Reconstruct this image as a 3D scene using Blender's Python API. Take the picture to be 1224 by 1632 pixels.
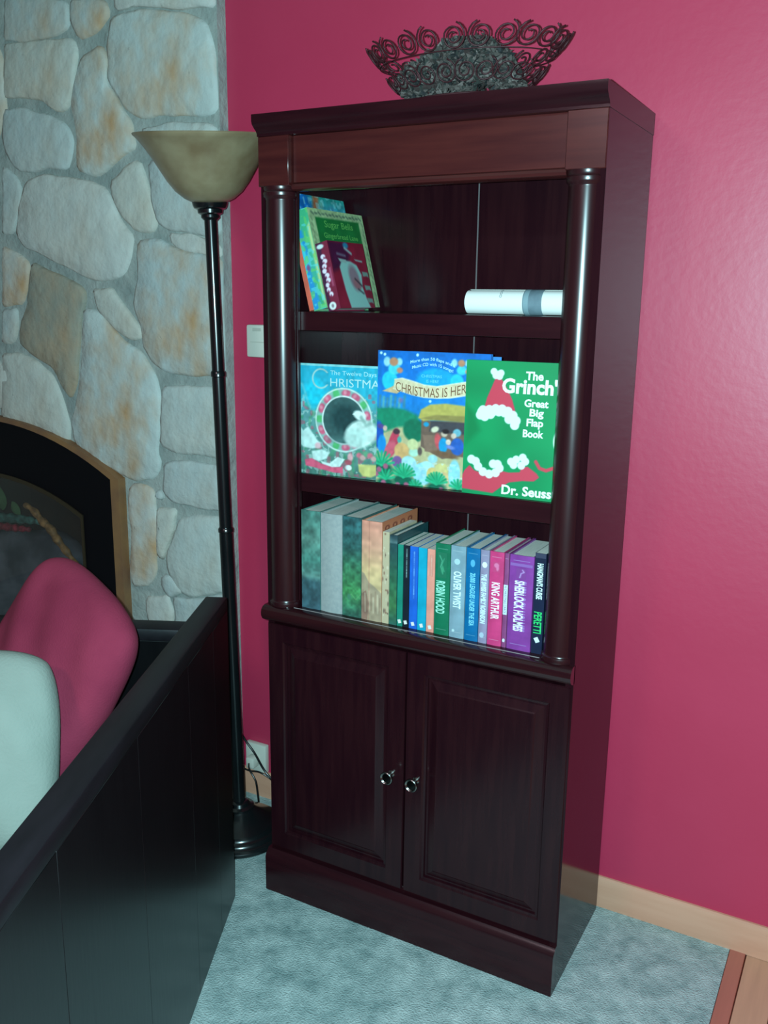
import bpy, bmesh, math, random
import numpy as np
from mathutils import Vector, Matrix, Euler
random.seed(7); RNG = np.random.default_rng(7)
PI = math.pi
for o in list(bpy.data.objects): bpy.data.objects.remove(o)
scene = bpy.context.scene
COL = scene.collection

# ------------------------------------------------------------------ camera
CAM = Vector((1.2381, -2.0006, 1.4607))
YAW, PITCH, ROLL = 0.5024, -0.2299, 0.0126
cd = bpy.data.cameras.new('camera'); cam = bpy.data.objects.new('camera', cd); COL.objects.link(cam)
fw = Vector((-math.sin(YAW)*math.cos(PITCH), math.cos(YAW)*math.cos(PITCH), math.sin(PITCH)))
rt = Vector((math.cos(YAW), math.sin(YAW), 0)); up = rt.cross(fw)
rt2 = math.cos(ROLL)*rt + math.sin(ROLL)*up; up2 = -math.sin(ROLL)*rt + math.cos(ROLL)*up
cam.matrix_world = Matrix(((rt2.x, up2.x, -fw.x, CAM.x), (rt2.y, up2.y, -fw.y, CAM.y), (rt2.z, up2.z, -fw.z, CAM.z), (0, 0, 0, 1)))
cd.sensor_fit = 'VERTICAL'; cd.sensor_height = 36.0; cd.lens = 36.0*1469.0/1632.0
cd.clip_start = 0.02
scene.camera = cam
scene.view_settings.view_transform = 'Standard'; scene.view_settings.look = 'None'
scene.view_settings.gamma = 1.0; scene.view_settings.use_curve_mapping = False
scene.view_settings.exposure = 0.0

# ------------------------------------------------------------------ world and lights
w = bpy.data.worlds.new('world'); scene.world = w; w.use_nodes = True
w.node_tree.nodes['Background'].inputs[0].default_value = (0.80, 0.88, 1.0, 1)
w.node_tree.nodes['Background'].inputs[1].default_value = 0.05
def add_light(name, kind, loc, energy, color, size=0.1, target=None):
    l = bpy.data.lights.new(name, kind); l.energy = energy; l.color = color
    if kind == 'AREA': l.shape = 'DISK'; l.size = size
    else: l.shadow_soft_size = size
    o = bpy.data.objects.new(name, l); COL.objects.link(o); o.location = loc
    if target is not None:
        o.rotation_euler = (Vector(target)-Vector(loc)).to_track_quat('-Z', 'Y').to_euler()
    return o
# the phone's flash beside the lens, and the room's ceiling lamp behind the photographer
fl = add_light('phone_flash', 'SPOT', CAM - 0.03*rt2 + 0.012*up2 + 0.01*fw, 228.0, (0.56, 0.97, 1.05), 0.006, CAM + fw*2)
fl.data.spot_size = math.radians(130); fl.data.spot_blend = 0.7
add_light('ceiling_lamp', 'AREA', (0.2, -2.9, 2.38), 18.0, (1.0, 0.76, 0.84), 0.45, (0.2, -2.9, 0))

# ------------------------------------------------------------------ helpers
def lin(c):
    c = [x/255.0 for x in c]
    return tuple(x/12.92 if x <= 0.04045 else ((x+0.055)/1.055)**2.4 for x in c)
def nt(name):
    m = bpy.data.materials.new(name); m.use_nodes = True
    return m, m.node_tree.nodes, m.node_tree.links, m.node_tree.nodes['Principled BSDF']
def mat(name, c, rough=0.5, metal=0.0, c2=None, scale=20.0, stretch=(1, 1, 1), bump=0.0, bscale=None, detail=4.0, coat=0.0, spec=0.5, lo=0.35, hi=0.65, ior=None):
    m, n, l, b = nt(name)
    b.inputs['Roughness'].default_value = rough; b.inputs['Metallic'].default_value = metal
    b.inputs['Specular IOR Level'].default_value = spec
    if ior: b.inputs['IOR'].default_value = ior
    if coat: b.inputs['Coat Weight'].default_value = coat; b.inputs['Coat Roughness'].default_value = 0.14
    c = lin(c); b.inputs['Base Color'].default_value = (*c, 1)
    tc = n.new('ShaderNodeTexCoord'); mp = n.new('ShaderNodeMapping'); mp.inputs['Scale'].default_value = stretch
    l.new(tc.outputs['Object'], mp.inputs[0])
    if c2 is not None:
        nz = n.new('ShaderNodeTexNoise'); nz.inputs['Scale'].default_value = scale; nz.inputs['Detail'].default_value = detail
        l.new(mp.outputs[0], nz.inputs[0])
        r = n.new('ShaderNodeValToRGB'); r.color_ramp.elements[0].position = lo; r.color_ramp.elements[1].position = hi
        r.color_ramp.elements[0].color = (*c, 1); r.color_ramp.elements[1].color = (*lin(c2), 1)
        l.new(nz.outputs[0], r.inputs[0]); l.new(r.outputs[0], b.inputs['Base Color'])
    if bump:
        nb = n.new('ShaderNodeTexNoise'); nb.inputs['Scale'].default_value = bscale or scale; nb.inputs['Detail'].default_value = 3
        l.new(mp.outputs[0], nb.inputs[0])
        bp = n.new('ShaderNodeBump'); bp.inputs['Strength'].default_value = 1.0; bp.inputs['Distance'].default_value = bump
        l.new(nb.outputs[0], bp.inputs['Height']); l.new(bp.outputs[0], b.inputs['Normal'])
    return m
def vcmat(name, rough=0.35, coat=0.3):
    m, n, l, b = nt(name); b.inputs['Roughness'].default_value = rough
    if coat: b.inputs['Coat Weight'].default_value = coat; b.inputs['Coat Roughness'].default_value = 0.2
    a = n.new('ShaderNodeVertexColor'); a.layer_name = 'Col'; l.new(a.outputs[0], b.inputs['Base Color'])
    return m
def tag(o, label=None, cat=None, group=None, kind=None):
    for k, v in (('label', label), ('category', cat), ('group', group), ('kind', kind)):
        if v: o[k] = v
    return o
def empty(name, loc=(0, 0, 0), rot=(0, 0, 0), label=None, cat=None, group=None):
    o = bpy.data.objects.new(name, None); o.empty_display_size = 0.05; COL.objects.link(o)
    o.location = loc; o.rotation_euler = rot
    return tag(o, label, cat, group)
def link(name, me, m=None, parent=None, loc=None, rot=None, smooth=False):
    o = bpy.data.objects.new(name, me); COL.objects.link(o)
    if m is not None and not me.materials: me.materials.append(m)
    if parent is not None: o.parent = parent
    if loc is not None: o.location = loc
    if rot is not None: o.rotation_euler = rot
    if smooth: me.polygons.foreach_set('use_smooth', [True]*len(me.polygons))
    return o
def bm_obj(name, bm, m, parent=None, loc=None, rot=None, smooth=False, autos=None):
    bmesh.ops.recalc_face_normals(bm, faces=bm.faces)
    me = bpy.data.meshes.new(name); bm.to_mesh(me); bm.free()
    o = link(name, me, m, parent, loc, rot, smooth or autos is not None)
    if autos is not None: me.set_sharp_from_angle(angle=math.radians(autos))
    return o
def abox(bm, x0, x1, y0, y1, z0, z1, bev=0.0, seg=1):
    vs = [bm.verts.new((x, y, z)) for x in (x0, x1) for y in (y0, y1) for z in (z0, z1)]
    fs = [bm.faces.new([vs[i] for i in f]) for f in ((0, 1, 3, 2), (4, 6, 7, 5), (0, 4, 5, 1), (2, 3, 7, 6), (0, 2, 6, 4), (1, 5, 7, 3))]
    if bev:
        es = list({e for f in fs for e in f.edges})
        bmesh.ops.bevel(bm, geom=es, offset=bev, segments=seg, affect='EDGES', profile=0.5)
def box(name, x0, x1, y0, y1, z0, z1, m, parent=None, bev=0.0, seg=1):
    bm = bmesh.new(); abox(bm, x0, x1, y0, y1, z0, z1, bev, seg)
    return bm_obj(name, bm, m, parent, autos=40 if bev else None)
def alathe(bm, prof, seg=32, c=(0, 0, 0), close=True):
    rings = []
    for r, z in prof:
        if r < 1e-6: rings.append([bm.verts.new((c[0], c[1], c[2]+z))])
        else: rings.append([bm.verts.new((c[0]+r*math.cos(2*PI*i/seg), c[1]+r*math.sin(2*PI*i/seg), c[2]+z)) for i in range(seg)])
    for a, b in zip(rings, rings[1:]):
        for i in range(seg):
            j = (i+1) % seg
            f = [a[i] if len(a) > 1 else a[0], a[j] if len(a) > 1 else a[0], b[j] if len(b) > 1 else b[0], b[i] if len(b) > 1 else b[0]]
            f = list(dict.fromkeys(f))
            if len(f) > 2: bm.faces.new(f)
def lathe(name, prof, m, parent=None, seg=32, loc=None, rot=None, autos=35):
    bm = bmesh.new(); alathe(bm, prof, seg)
    return bm_obj(name, bm, m, parent, loc, rot, autos=autos)
def atube(bm, pts, r, seg=6, cap=True):
    pts = [Vector(p) for p in pts]; rings = []; N = len(pts)
    ref = Vector((0.13, 0.31, 0.94)).normalized()
    for i, p in enumerate(pts):
        t = (pts[min(i+1, N-1)]-pts[max(i-1, 0)]).normalized()
        a = t.cross(ref)
        if a.length < 1e-3: a = t.cross(Vector((1, 0, 0)))
        a.normalize(); b = t.cross(a)
        rr = r(i/(N-1)) if callable(r) else r
        rings.append([bm.verts.new(p + rr*(math.cos(2*PI*k/seg)*a + math.sin(2*PI*k/seg)*b)) for k in range(seg)])
    for a, b in zip(rings, rings[1:]):
        for k in range(seg): bm.faces.new((a[k], a[(k+1) % seg], b[(k+1) % seg], b[k]))
    if cap:
        bm.faces.new(rings[0]); bm.faces.new(rings[-1])
def smooth_path(P, n=10):
    P = [Vector(p) for p in P]; out = []
    Q = [P[0]*2-P[1]] + P + [P[-1]*2-P[-2]]
    for i in range(1, len(Q)-2):
        a, b, c, d = Q[i-1:i+3]
        for k in range(n):
            t = k/n
            out.append(0.5*((2*b)+(c-a)*t+(2*a-5*b+4*c-d)*t*t+(3*b-a-3*c+d)*t**3))
    return out + [P[-1]]
def aprism_x(bm, prof, x0, x1):          # profile of (y, z) pushed along x
    a = [bm.verts.new((x0, y, z)) for y, z in prof]; b = [bm.verts.new((x1, y, z)) for y, z in prof]
    n = len(prof)
    for i in range(n): bm.faces.new((a[i], a[(i+1) % n], b[(i+1) % n], b[i]))
    bm.faces.new(a); bm.faces.new(b)
def prism_x(name, prof, x0, x1, m, parent=None):
    bm = bmesh.new(); aprism_x(bm, prof, x0, x1); return bm_obj(name, bm, m, parent, autos=30)
def aprism_y(bm, poly, y0, y1):          # outline of (x, z) pushed along y
    a = [bm.verts.new((x, y0, z)) for x, z in poly]; b = [bm.verts.new((x, y1, z)) for x, z in poly]
    n = len(poly)
    for i in range(n): bm.faces.new((a[i], a[(i+1) % n], b[(i+1) % n], b[i]))
    bm.faces.new(a); bm.faces.new(b)

TEXT_CACHE = {}
def text_mesh(body, bold=0.0, align='LEFT'):
    """Flat lettering as a triangulated list, scaled so that it is 1 wide and 1 high."""
    key = (body, bold)
    if key not in TEXT_CACHE:
        cu = bpy.data.curves.new('lettering', 'FONT'); cu.body = body; cu.size = 1; cu.offset = bold; cu.resolution_u = 3
        cu.fill_mode = 'FRONT'
        ob = bpy.data.objects.new('lettering', cu); COL.objects.link(ob)
        bpy.context.view_layer.update()
        me = bpy.data.meshes.new_from_object(ob.evaluated_get(bpy.context.evaluated_depsgraph_get()))
        co = np.array([v.co[:] for v in me.vertices]); fa = [tuple(p.vertices) for p in me.polygons]
        bpy.data.objects.remove(ob); bpy.data.curves.remove(cu); bpy.data.meshes.remove(me)
        mn, mx = co[:, :2].min(0), co[:, :2].max(0)
        TEXT_CACHE[key] = ((co[:, :2]-mn)/(mx-mn), fa)
    return TEXT_CACHE[key]
def lettering(name, body, m, parent, fn, bold=0.0):
    """fn maps the unit letter square (tx, ty) to local 3D points."""
    co, fa = text_mesh(body, bold)
    me = bpy.data.meshes.new(name); me.from_pydata([fn(x, y) for x, y in co], [], fa); me.update()
    return link(name, me, m, parent)

# ------------------------------------------------------------------ a small painter for printed covers
class Canvas:
    """A print in its own cover space: x to the right 0..W, y down 0..H (any unit)."""
    def __init__(s, W, H, n, bg):
        s.W, s.H = W, H; s.nx = n; s.ny = max(4, int(n*H/W))
        s.X, s.Y = np.meshgrid(np.linspace(0, W, s.nx), np.linspace(0, H, s.ny))
        s.img = np.zeros((s.ny, s.nx, 3)); s.img[:] = bg; s.px = W/s.nx
    def put(s, a, c): a = np.clip(a, 0, 1)[..., None]; s.img = s.img*(1-a) + np.array(c, float)*a
    def noise(s, cell, seed=0):
        r = np.random.default_rng(seed); gx, gy = int(s.W/cell)+3, int(s.H/cell)+3
        g = r.random((gy, gx)); u, v = s.X/cell, s.Y/cell; i, j = u.astype(int), v.astype(int); fu, fv = u-i, v-j
        fu, fv = fu*fu*(3-2*fu), fv*fv*(3-2*fv)
        return (g[j, i]*(1-fu)+g[j, i+1]*fu)*(1-fv) + (g[j+1, i]*(1-fu)+g[j+1, i+1]*fu)*fv
    def ell(s, cx, cy, rx, ry, c, ang=0, soft=1.0, alpha=1.0):
        ca, sa = math.cos(ang), math.sin(ang); dx, dy = s.X-cx, s.Y-cy
        q = np.sqrt(((dx*ca+dy*sa)/rx)**2 + ((-dx*sa+dy*ca)/ry)**2)
        s.put(alpha*((1-q)*min(rx, ry)/(soft*s.px)+0.5), c)
    def ring(s, cx, cy, r0, r1, c, soft=1.0):
        q = np.hypot(s.X-cx, s.Y-cy); s.put(np.minimum((q-r0), (r1-q))/(soft*s.px)+0.5, c)
    def poly(s, P, c, soft=1.0, alpha=1.0):
        P = np.array(P, float); ins = np.zeros(s.X.shape, bool); d = np.full(s.X.shape, 1e9)
        for (x0, y0), (x1, y1) in zip(P, np.roll(P, -1, 0)):
            if y0 != y1:
                cond = ((y0 > s.Y) != (y1 > s.Y)) & (s.X < (x1-x0)*(s.Y-y0)/(y1-y0)+x0); ins ^= cond
            L = max((x1-x0)**2+(y1-y0)**2, 1e-12); t = np.clip(((s.X-x0)*(x1-x0)+(s.Y-y0)*(y1-y0))/L, 0, 1)
            d = np.minimum(d, np.hypot(s.X-x0-t*(x1-x0), s.Y-y0-t*(y1-y0)))
        s.put(alpha*(np.where(ins, d, -d)/(soft*s.px)+0.5), c)
    def line(s, P, wd, c, soft=1.0, alpha=1.0):
        d = np.full(s.X.shape, 1e9)
        for (x0, y0), (x1, y1) in zip(P, P[1:]):
            L = max((x1-x0)**2+(y1-y0)**2, 1e-12); t = np.clip(((s.X-x0)*(x1-x0)+(s.Y-y0)*(y1-y0))/L, 0, 1)
            d = np.minimum(d, np.hypot(s.X-x0-t*(x1-x0), s.Y-y0-t*(y1-y0)))
        s.put(alpha*((wd/2-d)/(soft*s.px)+0.5), c)
    def grad(s, stops):
        ys = [p for p, _ in stops]
        for k in range(3): s.img[..., k] = np.interp(s.Y/s.H, ys, [c[k] for _, c in stops])
    def mottle(s, cell, amt, seed=1):
        s.img = np.clip(s.img*(1+amt*(s.noise(cell, seed)[..., None]-0.5)*2), 0, 255)
    def build(s, name, m, parent, fn):
        """fn maps print fractions (u right, v down) to local 3D points."""
        ny, nx = s.ny, s.nx
        U, V = np.meshgrid(np.linspace(0, 1, nx), np.linspace(0, 1, ny))
        co = [fn(u, v) for u, v in zip(U.ravel(), V.ravel())]
        idx = np.arange(nx*ny).reshape(ny, nx)
        q = np.stack([idx[1:, :-1], idx[1:, 1:], idx[:-1, 1:], idx[:-1, :-1]], -1).reshape(-1, 4)
        me = bpy.data.meshes.new(name); me.from_pydata(co, [], q.tolist())
        at = me.color_attributes.new('Col', 'FLOAT_COLOR', 'POINT')
        im = s.img/255.0; im = np.where(im <= 0.04045, im/12.92, ((im+0.055)/1.055)**2.4)
        at.data.foreach_set('color', np.concatenate([im, np.ones((ny, nx, 1))], -1).astype(np.float32).ravel())
        me.update()
        return link(name, me, m, parent)

# ------------------------------------------------------------------ materials
M = {}
M['wall_red'] = mat('wall_red', (188, 45, 80), 0.45, c2=(192, 49, 84), scale=3, bump=0.0004, bscale=60, spec=0.65)
M['plaster'] = mat('plaster', (186, 184, 176), 0.8, bump=0.001, bscale=60)
M['carpet'] = None
M['wood_v'] = mat('wood_v', (33, 9, 16), 0.24, c2=(42, 15, 20), scale=7, stretch=(9, 9, 0.7), detail=6, bump=0.00005, bscale=14, spec=0.32)
M['wood_h'] = mat('wood_h', (37, 11, 17), 0.24, c2=(46, 16, 21), scale=7, stretch=(0.7, 9, 9), detail=6, bump=0.00005, bscale=14, spec=0.32)
M['seam'] = mat('seam', (104, 96, 98), 0.5)
M['wood_side'] = mat('wood_side', (34, 11, 17), 0.13, c2=(40, 15, 20), scale=7, stretch=(9, 9, 0.7), detail=6, spec=0.18)
M['wood_top'] = mat('wood_top', (40, 13, 18), 0.14, c2=(48, 18, 21), scale=7, stretch=(0.7, 9, 9), detail=6, spec=0.6)
M['wood_column'] = mat('wood_column', (40, 13, 18), 0.27, c2=(48, 18, 21), scale=7, stretch=(9, 9, 0.7), detail=6, spec=0.6)
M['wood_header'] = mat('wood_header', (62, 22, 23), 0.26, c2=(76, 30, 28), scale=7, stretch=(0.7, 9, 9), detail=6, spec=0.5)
M['knob'] = mat('knob', (150, 150, 146), 0.22, 1.0)
M['knob_dark'] = mat('knob_dark', (52, 50, 50), 0.3, 1.0)
M['black_metal'] = mat('black_metal', (15, 17, 19), 0.24, 0.0, coat=0.5, c2=(20, 22, 24), scale=8)
M['black_wood'] = mat('black_wood', (11, 10, 12), 0.30, c2=(16, 14, 16), scale=9, stretch=(3, 3, 0.5), bump=0.0002, bscale=30, spec=0.4)
M['black_cap'] = mat('black_cap', (19, 16, 20), 0.5, c2=(26, 22, 27), scale=14, stretch=(3, 0.5, 3), bump=0.0002, bscale=30, spec=0.22)
M['dark_fabric'] = mat('dark_fabric', (34, 33, 37), 0.9, c2=(42, 40, 44), scale=60, bump=0.0006, bscale=300)
M['shade'] = mat('shade', (122, 100, 74), 0.34, c2=(146, 128, 100), scale=14, detail=8, coat=0.15)
M['pillow_red'] = mat('pillow_red', (132, 42, 66), 0.95, c2=(146, 50, 74), scale=7, bump=0.0008, bscale=260, spec=0.2)
M['pillow_white'] = mat('pillow_white', (132, 140, 132), 0.95, c2=(142, 150, 142), scale=6, bump=0.001, bscale=180, spec=0.2)
M['pages'] = mat('pages', (226, 226, 216), 0.9, c2=(208, 208, 198), scale=30, stretch=(30, 1, 1))
M['paper'] = mat('paper', (236, 234, 230), 0.85)
M['white_plastic'] = mat('white_plastic', (214, 208, 196), 0.4)
M['baseboard'] = mat('baseboard', (206, 146, 120), 0.5, c2=(214, 156, 130), scale=5, stretch=(1, 8, 8), detail=6)
M['plank'] = None
M['mortar'] = mat('mortar', (140, 148, 144), 0.95, c2=(166, 170, 164), scale=11, bump=0.006, bscale=45)
M['brass'] = mat('brass', (160, 116, 76), 0.55, 0.3, c2=(134, 96, 72), scale=10)
M['door_line'] = mat('door_line', (70, 58, 42), 0.4, 0.5)
M['fire_black'] = mat('fire_black', (9, 7, 11), 0.6, spec=0.15)
M['soot'] = mat('soot', (44, 32, 26), 0.9, c2=(58, 42, 32), scale=12)
M['bowl'] = mat('bowl', (58, 22, 28), 0.55, 0.2, c2=(72, 28, 34), scale=40)
M['white_ink'] = mat('white_ink', (240, 240, 236), 0.5)
M['print'] = vcmat('print')
M['print_matte'] = vcmat('print_matte', 0.6, 0.0)

def carpet_mat():
    m, n, l, b = nt('carpet'); b.inputs['Roughness'].default_value = 1.0; b.inputs['Specular IOR Level'].default_value = 0.1
    tc = n.new('ShaderNodeTexCoord')
    n1 = n.new('ShaderNodeTexNoise'); n1.inputs['Scale'].default_value = 17; n1.inputs['Detail'].default_value = 8; n1.inputs['Roughness'].default_value = 0.66
    n2 = n.new('ShaderNodeTexNoise'); n2.inputs['Scale'].default_value = 240; n2.inputs['Detail'].default_value = 2
    l.new(tc.outputs['Object'], n1.inputs[0]); l.new(tc.outputs['Object'], n2.inputs[0])
    r = n.new('ShaderNodeValToRGB'); r.color_ramp.elements[0].position = 0.32; r.color_ramp.elements[1].position = 0.66
    r.color_ramp.elements[0].color = (*lin((128, 148, 148)), 1); r.color_ramp.elements[1].color = (*lin((190, 202, 200)), 1)
    l.new(n1.outputs[0], r.inputs[0]); l.new(r.outputs[0], b.inputs['Base Color'])
    ad = n.new('ShaderNodeMath'); ad.operation = 'MULTIPLY_ADD'; ad.inputs[1].default_value = 1.6
    l.new(n2.outputs[0], ad.inputs[0]); l.new(n1.outputs[0], ad.inputs[2])
    bp = n.new('ShaderNodeBump'); bp.inputs['Distance'].default_value = 0.003; bp.inputs['Strength'].default_value = 0.9
    l.new(ad.outputs[0], bp.inputs['Height']); l.new(bp.outputs[0], b.inputs['Normal'])
    return m
M['carpet'] = carpet_mat()
def plank_mat():
    m, n, l, b = nt('plank'); b.inputs['Roughness'].default_value = 0.4
    oi = n.new('ShaderNodeObjectInfo'); tc = n.new('ShaderNodeTexCoord'); mp = n.new('ShaderNodeMapping'); mp.inputs['Scale'].default_value = (40, 2.5, 40)
    l.new(tc.outputs['Object'], mp.inputs[0]); nz = n.new('ShaderNodeTexNoise'); nz.inputs['Scale'].default_value = 1.6; nz.inputs['Detail'].default_value = 6
    l.new(mp.outputs[0], nz.inputs[0])
    hs = n.new('ShaderNodeHueSaturation'); mr = n.new('ShaderNodeMapRange'); mr.inputs[3].default_value = 0.78; mr.inputs[4].default_value = 1.15
    l.new(nz.outputs[0], mr.inputs[0]); l.new(mr.outputs[0], hs.inputs['Value']); l.new(oi.outputs['Color'], hs.inputs['Color'])
    l.new(hs.outputs[0], b.inputs['Base Color'])
    return m
M['plank'] = plank_mat()
def stone_mat():
    m, n, l, b = nt('stone'); b.inputs['Roughness'].default_value = 0.85; b.inputs['Specular IOR Level'].default_value = 0.25
    oi = n.new('ShaderNodeObjectInfo'); tc = n.new('ShaderNodeTexCoord')
    n1 = n.new('ShaderNodeTexNoise'); n1.inputs['Scale'].default_value = 9; n1.inputs['Detail'].default_value = 6; n1.inputs['Roughness'].default_value = 0.6
    l.new(tc.outputs['Object'], n1.inputs[0])
    n2 = n.new('ShaderNodeTexNoise'); n2.inputs['Scale'].default_value = 6.5; n2.inputs['Detail'].default_value = 3; n2.inputs['Roughness'].default_value = 0.55
    mp = n.new('ShaderNodeMapping'); mp.inputs['Location'].default_value = (3.1, 1.7, 5.2); mp.inputs['Scale'].default_value = (1.25, 1, 0.8)
    l.new(tc.outputs['Object'], mp.inputs[0]); l.new(mp.outputs[0], n2.inputs[0])
    mr = n.new('ShaderNodeMapRange'); mr.inputs[3].default_value = 0.80; mr.inputs[4].default_value = 1.2
    l.new(n1.outputs[0], mr.inputs[0])
    hs = n.new('ShaderNodeHueSaturation'); l.new(mr.outputs[0], hs.inputs['Value']); l.new(oi.outputs['Color'], hs.inputs['Color'])
    r = n.new('ShaderNodeValToRGB'); r.color_ramp.elements[0].position = 0.44; r.color_ramp.elements[1].position = 0.72
    r.color_ramp.elements[0].color = (0, 0, 0, 1); r.color_ramp.elements[1].color = (1, 1, 1, 1)
    l.new(n2.outputs[0], r.inputs[0])
    ml = n.new('ShaderNodeMath'); ml.operation = 'MULTIPLY'; l.new(r.outputs[0], ml.inputs[0]); l.new(oi.outputs['Alpha'], ml.inputs[1])
    mx = n.new('ShaderNodeMix'); mx.data_type = 'RGBA'; l.new(ml.outputs[0], mx.inputs[0]); l.new(hs.outputs[0], mx.inputs[6])
    mx.inputs[7].default_value = (*lin((190, 150, 112)), 1)
    l.new(mx.outputs[2], b.inputs['Base Color'])
    n3 = n.new('ShaderNodeTexNoise'); n3.inputs['Scale'].default_value = 22; n3.inputs['Detail'].default_value = 8; l.new(tc.outputs['Object'], n3.inputs[0])
    bp = n.new('ShaderNodeBump'); bp.inputs['Distance'].default_value = 0.012; bp.inputs['Strength'].default_value = 0.7
    l.new(n3.outputs[0], bp.inputs['Height']); l.new(bp.outputs[0], b.inputs['Normal'])
    return m
M['stone'] = stone_mat()
def glass_mat():
    m, n, l, b = nt('glass_pane'); n.remove(b)
    out = [x for x in n if x.type == 'OUTPUT_MATERIAL'][0]
    lw = n.new('ShaderNodeLayerWeight'); lw.inputs[0].default_value = 0.5
    pw_ = n.new('ShaderNodeMath'); pw_.operation = 'POWER'; pw_.inputs[1].default_value = 5; l.new(lw.outputs['Facing'], pw_.inputs[0])
    fr = n.new('ShaderNodeMath'); fr.operation = 'MULTIPLY_ADD'; fr.inputs[1].default_value = 0.9; fr.inputs[2].default_value = 0.07; l.new(pw_.outputs[0], fr.inputs[0])
    t = n.new('ShaderNodeBsdfTransparent'); t.inputs[0].default_value = (0.82, 0.82, 0.82, 1)
    g = n.new('ShaderNodeBsdfGlossy'); g.inputs['Roughness'].default_value = 0.03
    mx = n.new('ShaderNodeMixShader'); l.new(fr.outputs[0], mx.inputs[0]); l.new(t.outputs[0], mx.inputs[1]); l.new(g.outputs[0], mx.inputs[2])
    l.new(mx.outputs[0], out.inputs[0])
    return m
M['glass'] = glass_mat()

# ------------------------------------------------------------------ the room
WY = 0.022; CX = -0.345; CEIL = 2.44; X1 = 3.4; X0 = -2.7; Y0 = -4.2
def struct(o): o['kind'] = 'structure'; return o
struct(box('floor', X0, 1.060, Y0, WY, -0.05, 0.0, M['carpet']))
hard = struct(box('floor_hardwood', 1.060, X1, Y0, WY, -0.05, -0.014, M['soot']))
pw = 0.070; tones = [(184, 106, 90), (206, 150, 122), (212, 154, 126), (206, 136, 106), (214, 146, 114), (196, 122, 92)]
x = 1.060; i = 0
while x < X1-0.01:
    wd = 0.036 if i == 0 else pw
    y = WY; j = 0
    segs = [(WY, Y0)] if i == 0 else []
    if i:
        y = WY; first = random.uniform(0.35, 1.1)
        while y > Y0:
            y2 = max(Y0, y-(first if y == WY else random.uniform(0.8, 1.3))); segs.append((y, y2)); y = y2
    for a, b_ in segs:
        p = box('plank', x+0.0006, min(x+wd, X1)-0.0006, b_+0.0006, a-0.0006, -0.0138, -0.001 if i else 0.001, M['plank'], hard, 0.0012)
        c = tones[0] if i == 0 else (tones[1] if i == 1 else random.choice(tones[1:])); p.color = (*lin(c), 1)
    x += wd; i += 1
struct(box('wall_back', CX, X1, WY, WY+0.1, 0, CEIL, M['wall_red']))
struct(box('wall_right', X1, X1+0.1, Y0, WY+0.1, 0, CEIL, M['wall_red']))
struct(box('wall_front', X0, X1, Y0-0.1, Y0, 0, CEIL, M['wall_red']))
struct(box('wall_far_left', X0-0.1, X0, Y0, WY+0.1, 0, CEIL, M['plaster']))
struct(box('ceiling', X0, X1, Y0, WY+0.1, CEIL, CEIL+0.1, M['plaster']))
bb = struct(prism_x('baseboard_back', [(WY, 0), (0.0095, 0), (0.0095, 0.066), (0.0125, 0.076), (0.0165, 0.079), (WY, 0.079)], CX, X1, M['baseboard']))

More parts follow.
